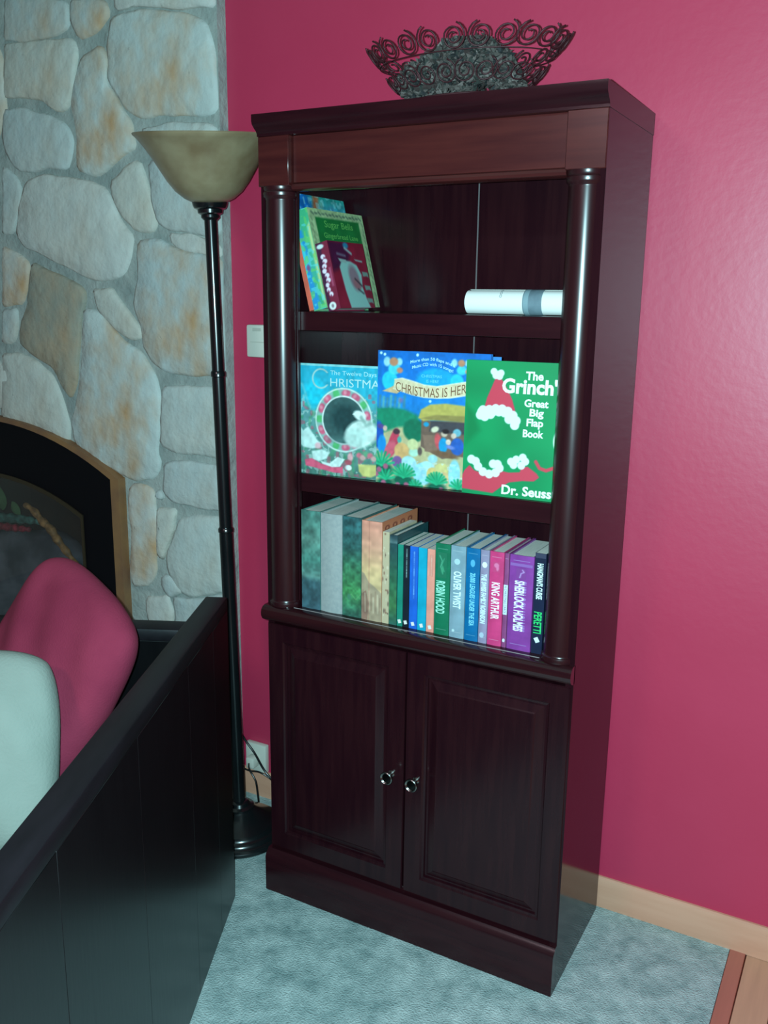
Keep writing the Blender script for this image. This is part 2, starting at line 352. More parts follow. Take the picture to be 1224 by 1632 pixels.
# stone chimney wall: mortar bed with a notch for the fireplace, then every stone on it
FX, FHW, FSPR, FRISE = -1.300, 0.565, 0.925, 0.150      # fireplace centre, half width, springing, rise (outside of the brass)
def arch(hw, spr, rise, n=24, dx=0):
    R = (hw*hw+rise*rise)/(2*rise); a = math.asin(hw/R)
    return [(FX+dx+R*math.sin(t), spr+rise-R+R*math.cos(t)) for t in np.linspace(a, -a, n)]
out_l = [(CX, 0), (FX+FHW-0.02, 0)] + arch(FHW-0.02, FSPR-0.01, FRISE) + [(FX-FHW+0.02, 0), (X0, 0), (X0, CEIL), (CX, CEIL)]
bm = bmesh.new(); aprism_y(bm, out_l, -0.012, 0.10)
stone_wall = struct(bm_obj('wall_left', bm, M['mortar']))
STONES=[
[(-0.693,2.167),(-0.587,2.172),(-0.451,2.148),(-0.383,2.120),(-0.349,2.043),(-0.334,1.977),(-0.343,1.917),(-0.392,1.909),(-0.536,1.922),(-0.604,1.917),(-0.663,1.948),(-0.713,2.017),(-0.706,2.106)],
[(-0.839,2.227),(-0.713,2.211),(-0.700,2.178),(-0.749,2.147),(-0.815,2.134),(-0.839,2.174)],
[(-0.688,2.238),(-0.540,2.223),(-0.307,2.178),(-0.311,2.155),(-0.382,2.163),(-0.450,2.166),(-0.586,2.190),(-0.676,2.191)],
[(-1.099,2.260),(-0.944,2.245),(-0.855,2.223),(-0.853,2.165),(-0.937,2.150),(-1.032,2.152),(-1.111,2.164)],
[(-1.112,2.150),(-1.025,2.138),(-0.930,2.138),(-0.840,2.128),(-0.830,2.098),(-0.850,2.013),(-0.876,1.960),(-0.906,1.954),(-0.970,1.995),(-1.057,2.011),(-1.129,2.012)],
[(-0.803,2.084),(-0.737,2.104),(-0.720,2.076),(-0.725,2.012),(-0.675,1.944),(-0.639,1.903),(-0.645,1.877),(-0.631,1.843),(-0.687,1.825),(-0.738,1.794),(-0.780,1.777),(-0.845,1.797),(-0.833,1.878),(-0.838,1.923),(-0.850,1.969),(-0.822,2.048)],
[(-1.134,1.974),(-1.052,1.971),(-0.958,1.946),(-0.880,1.912),(-0.864,1.880),(-0.878,1.824),(-0.890,1.805),(-0.972,1.815),(-1.044,1.801),(-1.098,1.810),(-1.130,1.850),(-1.144,1.893)],
[(-1.057,1.769),(-0.975,1.786),(-0.864,1.772),(-0.806,1.758),(-0.750,1.739),(-0.728,1.710),(-0.700,1.658),(-0.655,1.611),(-0.675,1.554),(-0.694,1.514),(-0.778,1.496),(-0.845,1.508),(-0.954,1.550),(-1.086,1.595),(-1.115,1.626),(-1.091,1.711)],
[(-1.151,1.828),(-1.101,1.783),(-1.087,1.747),(-1.107,1.693),(-1.133,1.632),(-1.176,1.624)],
[(-0.725,1.755),(-0.666,1.796),(-0.618,1.810),(-0.602,1.760),(-0.586,1.710),(-0.569,1.643),(-0.583,1.628),(-0.638,1.631),(-0.683,1.669),(-0.720,1.715)],
[(-0.606,1.880),(-0.515,1.892),(-0.373,1.878),(-0.318,1.865),(-0.320,1.768),(-0.454,1.796),(-0.541,1.833),(-0.593,1.841)],
[(-0.584,1.805),(-0.542,1.816),(-0.455,1.777),(-0.321,1.750),(-0.323,1.616),(-0.383,1.609),(-0.530,1.634),(-0.559,1.651),(-0.575,1.710)],
[(-0.527,1.614),(-0.449,1.612),(-0.384,1.590),(-0.324,1.578),(-0.325,1.559),(-0.385,1.564),(-0.465,1.576),(-0.513,1.592)],
[(-0.632,1.599),(-0.562,1.604),(-0.517,1.581),(-0.458,1.564),(-0.323,1.547),(-0.322,1.442),(-0.321,1.314),(-0.317,1.249),(-0.443,1.247),(-0.543,1.250),(-0.597,1.271),(-0.630,1.320),(-0.638,1.379),(-0.660,1.426),(-0.643,1.496)],
[(-0.818,1.469),(-0.746,1.472),(-0.708,1.425),(-0.670,1.391),(-0.635,1.341),(-0.666,1.330),(-0.722,1.353),(-0.793,1.412)],
[(-0.852,1.417),(-0.802,1.403),(-0.739,1.347),(-0.708,1.324),(-0.644,1.290),(-0.600,1.232),(-0.581,1.166),(-0.592,1.092),(-0.604,1.017),(-0.590,0.980),(-0.617,0.943),(-0.685,0.923),(-0.752,0.942),(-0.829,0.967),(-0.928,1.014),(-0.936,1.079),(-0.901,1.146),(-0.878,1.249),(-0.866,1.337)],
[(-1.059,1.542),(-0.950,1.505),(-0.861,1.472),(-0.849,1.457),(-0.874,1.386),(-0.894,1.299),(-0.908,1.210),(-0.940,1.150),(-0.955,1.168),(-1.003,1.240),(-1.093,1.278),(-1.141,1.312),(-1.132,1.348),(-1.090,1.432)],
[(-1.180,1.593),(-1.125,1.573),(-1.078,1.542),(-1.090,1.476),(-1.118,1.429),(-1.202,1.415)],
[(-1.203,1.402),(-1.144,1.409),(-1.154,1.341),(-1.171,1.305),(-1.216,1.300)],
[(-1.220,1.269),(-1.150,1.275),(-1.095,1.257),(-1.015,1.216),(-0.970,1.130),(-0.950,1.066),(-0.955,1.015),(-1.051,1.042),(-1.155,1.061),(-1.243,1.073)],
[(-0.569,1.199),(-0.475,1.209),(-0.340,1.215),(-0.343,1.018),(-0.453,1.025),(-0.539,1.024),(-0.588,1.039),(-0.578,1.120)],
[(-0.572,0.983),(-0.485,0.997),(-0.344,0.997),(-0.345,0.870),(-0.460,0.871),(-0.555,0.880),(-0.578,0.898)],
[(-0.710,0.903),(-0.661,0.908),(-0.621,0.897),(-0.621,0.852),(-0.611,0.788),(-0.632,0.686),(-0.627,0.654),(-0.654,0.608),(-0.723,0.594),(-0.725,0.638),(-0.710,0.775),(-0.717,0.853)],
[(-0.605,0.904),(-0.585,0.899),(-0.586,0.878),(-0.607,0.880)],
[(-0.606,0.848),(-0.540,0.852),(-0.551,0.796),(-0.583,0.740),(-0.597,0.695),(-0.611,0.699),(-0.608,0.789)],
[(-0.524,0.824),(-0.461,0.843),(-0.349,0.845),(-0.345,0.761),(-0.347,0.698),(-0.360,0.639),(-0.488,0.597),(-0.535,0.610),(-0.579,0.661),(-0.576,0.715)],
[(-0.599,0.644),(-0.560,0.643),(-0.522,0.606),(-0.571,0.584),(-0.602,0.604)],
[(-0.670,0.562),(-0.588,0.581),(-0.566,0.530),(-0.595,0.457),(-0.655,0.459),(-0.669,0.511)],
[(-0.563,0.578),(-0.472,0.590),(-0.353,0.627),(-0.350,0.517),(-0.478,0.466),(-0.569,0.462),(-0.549,0.526)],
]

def chaikin(P, n=2):
    for _ in range(n):
        Q = []
        for a, b in zip(P, P[1:]+P[:1]):
            Q += [(a[0]*.75+b[0]*.25, a[1]*.75+b[1]*.25), (a[0]*.25+b[0]*.75, a[1]*.25+b[1]*.75)]
        P = Q
    return P
def grow(P, d):
    A = sum(a[0]*b[1]-b[0]*a[1] for a, b in zip(P, P[1:]+P[:1])); sg = 1 if A > 0 else -1; out = []
    for a, b, c in zip(P[-1:]+P[:-1], P, P[1:]+P[:1]):
        t = Vector((c[0]-a[0], c[1]-a[1])); t = t.normalized() if t.length else t
        out.append((b[0]+sg*t.y*d, b[1]-sg*t.x*d))
    return out
def make_stone(P, color, tan, h=None, rnd=1):
    P = [(p[0], p[1]) for p in grow(list(P), 0.0065)]; P = [(min(p[0], CX-0.002), p[1]) for p in P]
    Q_ = []
    for a, b in zip(P, P[1:]+P[:1]):        # rough edges: extra points pushed in and out
        L_ = math.hypot(b[0]-a[0], b[1]-a[1]); m_ = max(1, int(L_/0.03))
        for k in range(m_):
            t_ = k/m_; j_ = random.uniform(-.0035, .0035)
            Q_.append((min(a[0]+(b[0]-a[0])*t_+j_*(b[1]-a[1])/max(L_, 1e-4), CX-0.002), a[1]+(b[1]-a[1])*t_-j_*(b[0]-a[0])/max(L_, 1e-4)))
    P = chaikin(Q_, rnd); cx = sum(p[0] for p in P)/len(P); cz = sum(p[1] for p in P)/len(P)
    size = max(max(p[0] for p in P)-min(p[0] for p in P), max(p[1] for p in P)-min(p[1] for p in P))
    h = h or random.uniform(0.006, 0.012); n = len(P)
    bm = bmesh.new(); rings = []
    tl = (random.uniform(-.018, .018), random.uniform(-.018, .018))
    for s, dep in ((1.0, -0.004), (1-min(.1, .004/size), h*0.35), (1-min(.25, .012/size*2), h*0.85), (0.55, h)):
        ring = []
        for k, (px, pz) in enumerate(P):
            jx, jz = (px-cx)*s, (pz-cz)*s
            d = dep + (tl[0]*jx+tl[1]*jz if dep > 0 else 0) + (random.uniform(-.0015, .0015) if dep > 0 else 0)
            ring.append(bm.verts.new((jx, -d, jz)))
        rings.append(ring)
    for a, b in zip(rings, rings[1:]):
        for k in range(n): bm.faces.new((a[k], a[(k+1) % n], b[(k+1) % n], b[k]))
    bm.faces.new(rings[-1])
    o = bm_obj('stone', bm, M['stone'], stone_wall, loc=(cx, -0.015, cz), smooth=True)
    o.color = (*lin(color), tan)
    return o
greys = [(190, 196, 192), (184, 192, 190), (196, 196, 190), (182, 190, 188), (194, 194, 186)]
TAN = {0: .9, 1: .9, 3: .6, 4: .5, 5: 1, 13: 1, 15: 1.0, 16: .6, 17: 1, 18: .4, 22: 1}
for k, P in enumerate(STONES):
    make_stone(P, (152, 150, 138) if k in (16,) else greys[k % 5], TAN.get(k, 0.25))
# the rest of the wall, out of the photograph's frame
def clip(P, a, b, c):
    out = []
    for p, q in zip(P, P[1:]+P[:1]):
        dp, dq = a*p[0]+b*p[1]-c, a*q[0]+b*q[1]-c
        if dp <= 0: out.append(p)
        if dp*dq < 0:
            t = dp/(dp-dq); out.append((p[0]+t*(q[0]-p[0]), p[1]+t*(q[1]-p[1])))
    return out
seeds = [(sum(p[0] for p in P)/len(P), sum(p[1] for p in P)/len(P), 0) for P in STONES]
def in_fire(x, z):
    return abs(x-FX) < FHW+0.03 and z < FSPR+FRISE*(1-((x-FX)/FHW)**2)+0.03
for gx in np.arange(X0+0.08, CX, 0.19):
    for gz in np.arange(0.07, CEIL, 0.16):
        px, pz = gx+random.uniform(-.06, .06), gz+random.uniform(-.05, .05)
        if min((px-s[0])**2+(pz-s[1])**2 for s in seeds if s[2] == 0) < 0.16**2: continue
        if -1.14 < px and 0.62 < pz < 2.2: continue
        seeds.append((px, pz, 1))
vis = [p for P in STONES for p in P]
for sx, sz, gen in seeds:
    if not gen: continue
    P = [(X0+.01, 0.01), (CX-.012, 0.01), (CX-.012, CEIL-.01), (X0+.01, CEIL-.01)]
    for tx, tz, _ in seeds:
        if (tx, tz) == (sx, sz) or abs(tx-sx) > .8 or abs(tz-sz) > .8: continue
        a, b = tx-sx, tz-sz; L = math.hypot(a, b)
        c = (a*(tx+sx)/2+b*(tz+sz)/2) - 0.009*L
        P = clip(P, a, b, c)
        if len(P) < 3: break
    if len(P) < 3: continue
    if sx > -1.2 and sz > 1.5: P = clip(P, 0, -1, -2.255)
    if sx < -1.11 and sz > 1.0: P = clip(P, 1, 0, -1.128)
    if sz < 0.62 and sx > -0.75: P = clip(P, 0, 1, 0.60); P = clip(P, -1, 0, 0.725) if P else P
    if len(P) < 3 or in_fire(sx, sz): continue
    P = [p for p in P]
    if any(in_fire(*p) for p in P):
        P = [(p[0], max(p[1], FSPR+FRISE*(1-((p[0]-FX)/FHW)**2)+0.03)) if abs(p[0]-FX) < FHW else p for p in P]
        if abs(sx-FX) > FHW: P = [p if not in_fire(*p) else (FX+math.copysign(FHW+.032, sx-FX), p[1]) for p in P]
    w_ = max(p[0] for p in P)-min(p[0] for p in P); h_ = max(p[1] for p in P)-min(p[1] for p in P)
    if w_ < .03 or h_ < .03: continue
    make_stone(P, random.choice(greys), random.choice((0.2, 0.3, 0.9)))

# ------------------------------------------------------------------ fireplace
fp = empty('fireplace', (0, 0, 0), label='arched fireplace with black surround, brass trim and glass door in the stone wall', cat='fireplace')
def arch_band(bm, hw0, spr0, rise0, hw1, spr1, rise1, y0, y1, zb=0.0):
    A = [(FX+hw0, zb)] + arch(hw0, spr0, rise0) + [(FX-hw0, zb)]
    B = [(FX+hw1, zb)] + arch(hw1, spr1, rise1) + [(FX-hw1, zb)]
    va = [[bm.verts.new((x, y, z)) for x, z in A] for y in (y0, y1)]; vb = [[bm.verts.new((x, y, z)) for x, z in B] for y in (y0, y1)]
    for i in range(len(A)-1):
        bm.faces.new((va[0][i], va[0][i+1], vb[0][i+1], vb[0][i])); bm.faces.new((va[1][i], vb[1][i], vb[1][i+1], va[1][i+1]))
        bm.faces.new((va[0][i], va[1][i], va[1][i+1], va[0][i+1])); bm.faces.new((vb[0][i], vb[0][i+1], vb[1][i+1], vb[1][i]))
    for i in (0, -1): bm.faces.new((va[0][i], vb[0][i], vb[1][i], va[1][i]))
bm = bmesh.new(); arch_band(bm, FHW, FSPR, FRISE, FHW-0.032, FSPR-0.004, FRISE-0.010, -0.042, -0.005); bm_obj('trim', bm, M['brass'], fp, autos=30)
bm = bmesh.new(); arch_band(bm, FHW-0.032, FSPR-0.004, FRISE-0.010, 0.400, 0.792, 0.094, -0.032, -0.005); bm_obj('surround', bm, M['fire_black'], fp, autos=30)
bm = bmesh.new(); arch_band(bm, 0.402, 0.794, 0.095, 0.392, 0.784, 0.092, -0.036, -0.020); bm_obj('door_frame', bm, M['door_line'], fp, autos=30)
bm = bmesh.new(); aprism_y(bm, [(FX+0.393, 0.01)]+arch(0.393, 0.785, 0.092)+[(FX-0.393, 0.01)], -0.026, -0.022); bm_obj('glass_door', bm, M['glass'], fp)
bm = bmesh.new()
for f in (((-1, 0), (1, 0)),):
    y1 = 0.42; hw = 0.46
    V = lambda x, y, z: bm.verts.new((FX+x, y, z))
    b0 = [V(-hw, 0.0, 0.0), V(hw, 0.0, 0.0), V(hw*.8, y1, 0.0), V(-hw*.8, y1, 0.0)]; b1 = [V(-hw, 0.0, 0.95), V(hw, 0.0, 0.95), V(hw*.8, y1, 0.95), V(-hw*.8, y1, 0.95)]
    bm.faces.new(b0); bm.faces.new(b1)
    for k in (1, 2, 3): bm.faces.new((b0[k], b0[(k+1) % 4], b1[(k+1) % 4], b1[k]))
bm_obj('firebox', bm, M['soot'], fp)
# made-up shapes behind the glass, standing in for a reflection on it
reflection_form = empty('reflection_stand_in', (-1.06, 0.08, 0.0), label='made-up grey mound with red, green and gold strands standing in for a reflection in the fireplace glass', cat='reflection stand-in')
M['reflection_form'] = mat('reflection_form', (120, 118, 126), 0.85, c2=(66, 68, 76), scale=9, bump=0.004, bscale=14)
OX = -1.06
mound = [(-1.62, 0.60), (-1.512, 0.640), (-1.380, 0.664), (-1.284, 0.679), (-1.193, 0.685), (-1.120, 0.678), (-1.083, 0.670), (-1.051, 0.647), (-1.011, 0.617), (-0.972, 0.581), (-0.945, 0.45), (-0.935, 0.25), (-0.950, 0.0)]
outl = [(p.x, p.z) for p in smooth_path([(x, 0, z) for x, z in mound], 4)] + [(-1.60, 0.0)]
bm = bmesh.new(); rings = []; n = len(outl); mx_ = sum(p[0] for p in outl)/n
for yy, sc in ((0.10, 0.86), (0.03, 0.985), (-0.02, 1.0), (-0.055, 0.975), (-0.066, 0.90)):
    rings.append([bm.verts.new((mx_+(x-mx_)*sc-OX, yy+0.006*math.sin(23*x+15*z), max(0.002, z*sc+0.004*math.sin(31*x)))) for x, z in outl])
for a, b in zip(rings, rings[1:]):
    for k in range(n): bm.faces.new((a[k], a[(k+1) % n], b[(k+1) % n], b[k]))
bm.faces.new(rings[0]); bm.faces.new(rings[-1])
bm_obj('reflection_form', bm, M['reflection_form'], reflection_form, smooth=True)
for nm, col, rad, pts in (('reflected_red', (190, 50, 72), 0.013, [(-1.475, 0.672), (-1.377, 0.686), (-1.314, 0.691), (-1.253, 0.694), (-1.204, 0.697)]),  # added strands for the reflected streaks of colour
        ('reflected_teal', (92, 140, 128), 0.016, [(-1.469, 0.706), (-1.372, 0.718), (-1.294, 0.724), (-1.217, 0.728), (-1.152, 0.730)]),
        ('reflected_gold', (196, 140, 84), 0.014, [(-1.219, 0.780), (-1.179, 0.764), (-1.141, 0.734), (-1.103, 0.710), (-1.077, 0.680), (-1.038, 0.645), (-0.993, 0.605)])):
    mm = mat('glass_'+nm, col, 0.6, c2=tuple(int(c*.6) for c in col), scale=60, bump=0.003, bscale=90)
    bm = bmesh.new(); pp = smooth_path([(x-OX, -0.062, z) for x, z in pts], 8)
    atube(bm, pp, lambda t, rad=rad: rad*(0.55+0.45*math.sin(PI*min(1, max(0, t)))+0.15*math.sin(40*t)), 8); bm_obj(nm, bm, mm, reflection_form, smooth=True)
mm = mat('reflected_green', (96, 128, 84), 0.6, c2=(70, 104, 64), scale=30)  # added leaf shapes, part of the same stand-in reflection
for (lx, lz, an, sc) in ((-0.270, 0.805, 0.05, 0.085), (-0.185, 0.80, -0.6, 0.055), (-0.33, 0.79, 0.6, 0.06)):
    bm = bmesh.new(); n = 10
    L = []
    for k in range(n+1):
        t = k/n; wv = 0.36*sc*math.sin(PI*t)**0.8
        L.append((bm.verts.new((-wv, -0.004*math.sin(PI*t), sc*t)), bm.verts.new((0, -0.010*math.sin(PI*t), sc*t)), bm.verts.new((wv, -0.004*math.sin(PI*t), sc*t))))
    for a, b in zip(L, L[1:]):
        bm.faces.new((a[0], a[1], b[1], b[0])); bm.faces.new((a[1], a[2], b[2], b[1]))
    bmesh.ops.remove_doubles(bm, verts=bm.verts, dist=1e-5)
    o = bm_obj('reflected_leaf', bm, mm, reflection_form, loc=(lx, -0.06, lz-0.06), rot=(0.1, an, 0), smooth=True)

# ------------------------------------------------------------------ bookcase
W, D, H = 0.749, 0.341, 1.825
bc = empty('bookcase', (0, 0, 0), label='tall dark cherry wood bookcase with two columns, open shelves and two lower doors', cat='bookcase')
box('side_panel', 0.0, 0.017, -0.312, 0.0, 0.0, 1.79, M['wood_side'], bc, 0.0008)
box('side_panel', W-0.017, W, -0.318, 0.0, 0.0, 1.79, M['wood_side'], bc, 0.0008)
for a, b_ in ((0.017, 0.3735), (0.3765, W-0.017)):
    box('back_panel', a, b_, -0.008, -0.002, 0.10, 1.79, M['wood_v'], bc)
box('seam_strip', 0.3735, 0.3765, -0.0088, -0.002, 0.10, 1.79, M['seam'], bc)
for z0, z1, nm in ((1.3855, 1.4265, 'shelf'), (1.0230, 1.0650, 'shelf'), (0.722, 0.752, 'deck')):
    box(nm, 0.017, W-0.017, -0.280 if nm == 'shelf' else -0.312, -0.008, z0, z1, M['wood_h'], bc, 0.001)
box('deck_edge', 0.075, 0.674, -0.3138, -0.3122, 0.7505, 0.7525, mat('edge_strip', (150, 140, 140), 0.4), bc)
# crown, header, blocks
crown = [(0.0, 1.825), (-0.341, 1.825), (-0.341, 1.812), (-0.339, 1.806), (-0.332, 1.799), (-0.325, 1.794), (-0.322, 1.789), (-0.322, 1.784), (-0.30, 1.784), (0.0, 1.784)]
prism_x('crown', crown, -0.001, W+0.001, M['wood_h'], bc)
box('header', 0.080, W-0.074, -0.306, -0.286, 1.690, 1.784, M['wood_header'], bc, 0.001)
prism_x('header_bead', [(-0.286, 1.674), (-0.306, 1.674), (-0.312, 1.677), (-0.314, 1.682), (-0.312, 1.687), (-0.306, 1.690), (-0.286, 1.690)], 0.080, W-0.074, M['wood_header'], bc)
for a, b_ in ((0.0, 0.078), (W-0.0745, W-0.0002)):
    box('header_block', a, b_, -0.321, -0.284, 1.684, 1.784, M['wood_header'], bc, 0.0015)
# face stiles behind the columns, and the columns
box('stile', 0.0, 0.078, -0.291, -0.281, 0.752, 1.684, M['wood_v'], bc, 0.001)
box('stile', 0.673, W-0.0005, -0.291, -0.281, 0.752, 1.684, M['wood_v'], bc, 0.001)
R = 0.0335
colp = [(0.0, 0.0), (0.0372, 0.0), (0.0378, 0.003), (0.0378, 0.008), (0.0370, 0.011), (0.0345, 0.0125), (R, 0.015), (R, 0.0155), (R, 0.0165), (R, 0.460), (R, 0.9035), (R, 0.9045), (R, 0.905), (0.0345, 0.908), (0.0375, 0.911), (0.0385, 0.914), (0.0385, 0.920), (0.0360, 0.923), (0.0375, 0.926), (0.0375, 0.932), (0.0, 0.932)]
for cx in (0.0405, W-0.0390):
    c_ = lathe('column', colp, M['wood_column'], bc, 48, (cx, -0.2945, 0.752))
    for v in c_.data.vertices: v.co.y = min(v.co.y, 0.0032)      # applied three-quarter column: flat against its stile
# waist ledge with its rounded nose
nose = [(-0.20, 0.7515), (-0.312, 0.7515), (-0.325, 0.7515), (-0.333, 0.749), (-0.339, 0.743), (-0.341, 0.735), (-0.340, 0.727), (-0.336, 0.720), (-0.329, 0.715), (-0.318, 0.711), (-0.20, 0.711)]
nose = [(y, z) for y, z in nose if y <= -0.312] + [(-0.312, 0.711)]
prism_x('ledge', nose, 0.0, W, M['wood_top'], bc)
# lower cabinet
box('bottom_rail', 0.017, W-0.017, -0.312, -0.290, 0.085, 0.120, M['wood_h'], bc, 0.001)
prism_x('plinth', [(-0.30, 0.0), (-0.341, 0.0), (-0.341, 0.092), (-0.338, 0.100), (-0.331, 0.105), (-0.327, 0.111), (-0.30, 0.111)], 0.0, W-0.0001, M['wood_h'], bc)
def make_door(x0, x1, knob_x):
    z0, z1, ys, yf = 0.116, 0.704, -0.300, -0.320
    fw_ = 0.050
    bm = bmesh.new()
    xo, xi, zo, zi = (x0, x1), (x0+fw_, x1-fw_), (z0, z1), (z0+fw_, z1-fw_)
    def ringv(xa, za, y): return [bm.verts.new((xa[0], y, za[0])), bm.verts.new((xa[1], y, za[0])), bm.verts.new((xa[1], y, za[1])), bm.verts.new((xa[0], y, za[1]))]
    e = lambda v, d: (v[0]+d, v[1]-d)
    rings = [ringv(xo, zo, ys), ringv(xo, zo, yf+0.003), ringv(e(xo, .002), e(zo, .002), yf), ringv(e(xi, -.008), e(zi, -.008), yf), ringv(e(xi, -.005), e(zi, -.005), yf+0.004), ringv(xi, zi, yf+0.005), ringv(e(xi, 0.001), e(zi, 0.001), yf+0.010), ringv(e(xi, 0.001), e(zi, 0.001), ys)]
    for a, b in zip(rings, rings[1:]+rings[:1]):
        for k in range(4): bm.faces.new((a[k], a[(k+1) % 4], b[(k+1) % 4], b[k]))
    dr = bm_obj('door', bm, M['wood_v'], bc)
    bm = bmesh.new()
    p0 = e(xi, 0.0012), e(zi, 0.0012)
    rings = [ringv(*p0, ys+0.002), ringv(*p0, yf+0.0095), ringv(e(xi, .006), e(zi, .006), yf+0.0095), ringv(e(xi, .022), e(zi, .022), yf+0.004), ringv(e(xi, .025), e(zi, .025), yf+0.0025)]
    for a, b in zip(rings, rings[1:]):
        for k in range(4): bm.faces.new((a[k], a[(k+1) % 4], b[(k+1) % 4], b[k]))
    bm.faces.new(rings[-1]); bm.faces.new(rings[0])
    bm_obj('door_panel', bm, M['wood_v'], dr)
    kn = lathe('knob', [(0, 0), (0.008, 0), (0.008, 0.002), (0.0052, 0.005), (0.0048, 0.012), (0.0075, 0.015), (0.0125, 0.018), (0.0150, 0.022), (0.0155, 0.025), (0.0150, 0.0275), (0.0135, 0.0285), (0.0120, 0.0275), (0.0112, 0.0262), (0.0105, 0.0258)], M['knob'], dr, 36, (knob_x, yf, 0.4055), (PI/2, 0, 0))
    tag(kn, 'polished metal ring knob with dark centre')
    lathe('knob_centre', [(0.0108, 0.0256), (0.008, 0.0262), (0.004, 0.0266), (0, 0.0267)], M['knob_dark'], dr, 30, (knob_x, yf, 0.4055), (PI/2, 0, 0))
make_door(0.0035, 0.3725, 0.343); make_door(0.3765, W-0.0035, 0.4055)

# ------------------------------------------------------------------ books
def book(label, x0, x1, z0, h, d, yf, color, group, hard=True, rot=None, spine_round=0.0, cover_mat=None, name='book', page_mat=None, front_color=None):
    """A standing book, spine to the front; local origin at the bottom left front edge of the spine."""
    t = x1-x0
    root = empty(name, (x0, yf, z0), rot or (0, 0, 0), label, 'book', group)
    cm = cover_mat or mat('cover', color, 0.38, c2=tuple(min(255, int(c*1.12)+4) for c in color), scale=26, detail=3, coat=0.25)
    ct = 0.0024 if hard else 0.0006; over = 0.003 if hard else 0.0
    ct = min(ct, t*0.2)
    bm = bmesh.new(); ns = 8
    outer = []; inner = []
    for k in range(ns+1):
        u = k/ns; b = spine_round*math.sin(PI*u)
        outer.append((t*u, -b)); inner.append((ct+(t-2*ct)*u, ct-b))
    prof = [(0, d)] + outer + [(t, d)] + [(t-ct, d)] + inner[::-1] + [(ct, d)]
    a = [bm.verts.new((x, y, 0)) for x, y in prof]; b = [bm.verts.new((x, y, h)) for x, y in prof]; n = len(prof)
    for i in range(n): bm.faces.new((a[i], a[(i+1) % n], b[(i+1) % n], b[i]))
    q = len(outer)
    # caps as quads following the U shape
    O = list(range(0, q+2)); I = [n-1]+list(range(n-2, q+1, -1))[:0]
    O = [0]+list(range(1, q+1))+[q+1]; I = [n-1]+list(range(n-2, n-2-len(inner), -1))+[q+2]
    for vs in (a, b):
        for i in range(len(O)-1):
            f = [vs[O[i]], vs[O[i+1]], vs[I[i+1]], vs[I[i]]]
            bm.faces.new(f)
    bm_obj('cover', bm, cm, root, autos=40)
    bm = bmesh.new(); abox(bm, ct+0.0002, t-ct-0.0002, ct+0.0005-(spine_round*0.3), d-over-0.0005, over, h-over-(0 if hard else 0.0003))
    bm_obj('pages', bm, page_mat or M['pages'], root)
    return root
def spine_text(root, t, body, ztop, length, height, color, xc=None, bold=0.012, eps=0.0009, nm='title', shear=0.0, y=0.0):
    m = color if not isinstance(color, tuple) else mat('ink', color, 0.5)
    x0 = (t/2 if xc is None else xc)-height/2
    return lettering(nm, body, m, root, lambda tx, ty: (x0+ty*height, y-eps, ztop-tx*length-shear*(ty-0.5)), bold)
def spine_mark(root, x, z, rx, rz, color, eps=0.0009, nm='emblem', sq=False, rot=0.0):
    m = color if not isinstance(color, tuple) else mat('ink', color, 0.5)
    bm = bmesh.new(); n = 4 if sq else 20
    vs = []
    for k in range(n):
        a = 2*PI*(k+0.5*sq)/n; s = 1.414 if sq else 1
        ux, uz = s*rx*math.cos(a), s*rz*math.sin(a)
        vs.append((x+ux*math.cos(rot)-uz*math.sin(rot), z+ux*math.sin(rot)+uz*math.cos(rot)))
    f = [bm.verts.new((vx, -eps-0.0004, vz)) for vx, vz in vs]; g = [bm.verts.new((vx, -eps+0.0004, vz)) for vx, vz in vs]
    bm.faces.new(f)
    for k in range(n): bm.faces.new((f[k], f[(k+1) % n], g[(k+1) % n], g[k]))
    return bm_obj(nm, bm, m, root)
def spine_band(root, t, z0, z1, color, eps=0.0006, nm='band', x0=None, x1=None):
    m = color if not isinstance(color, tuple) else mat('ink', color, 0.5)
    return box(nm, t*0.04 if x0 is None else x0, t*0.96 if x1 is None else x1, -eps, 0.0002, z0, z1, m, root)
def spine_print(root, t, h, cv, eps=0.0005, rnd=0.0):
    return cv.build('spine_print', M['print_matte'], root, lambda u, v: (t*u, -eps-rnd*math.sin(PI*u), h*(1-v)))
ZB = 0.7522; G1 = 'books in the row on the lowest open shelf'
YF = -0.296
def lower(label, x0, x1, h, d, color, **k): return book(label, x0, x1, ZB, h, d, k.pop('yf', YF), color, G1, **k)
g = 0.0006
# A misty teal spine
b = lower('thick misty teal hardcover at the left end of the row, beside the column', 0.0860+g, 0.1380-g, 0.233, 0.165, (70, 120, 112), spine_round=0.002)
cv = Canvas(52, 233, 26, (0, 0, 0)); cv.grad([(0, (70, 118, 108)), (.3, (88, 128, 116)), (.5, (70, 124, 112)), (.66, (92, 132, 124)), (.72, (54, 86, 92)), (1, (60, 92, 102))]); cv.mottle(16, .22, 3); cv.mottle(6, .12, 4)
spine_print(b, 0.052-2*g, 0.233, cv, 0.0006, 0.002)
# B plain grey
b = lower('thick plain pale grey hardcover, second from the left column', 0.1385+g, 0.1960-g, 0.2325, 0.165, (150, 158, 158), spine_round=0.0035, cover_mat=mat('linen', (150, 156, 156), 0.8, c2=(162, 166, 164), scale=120))
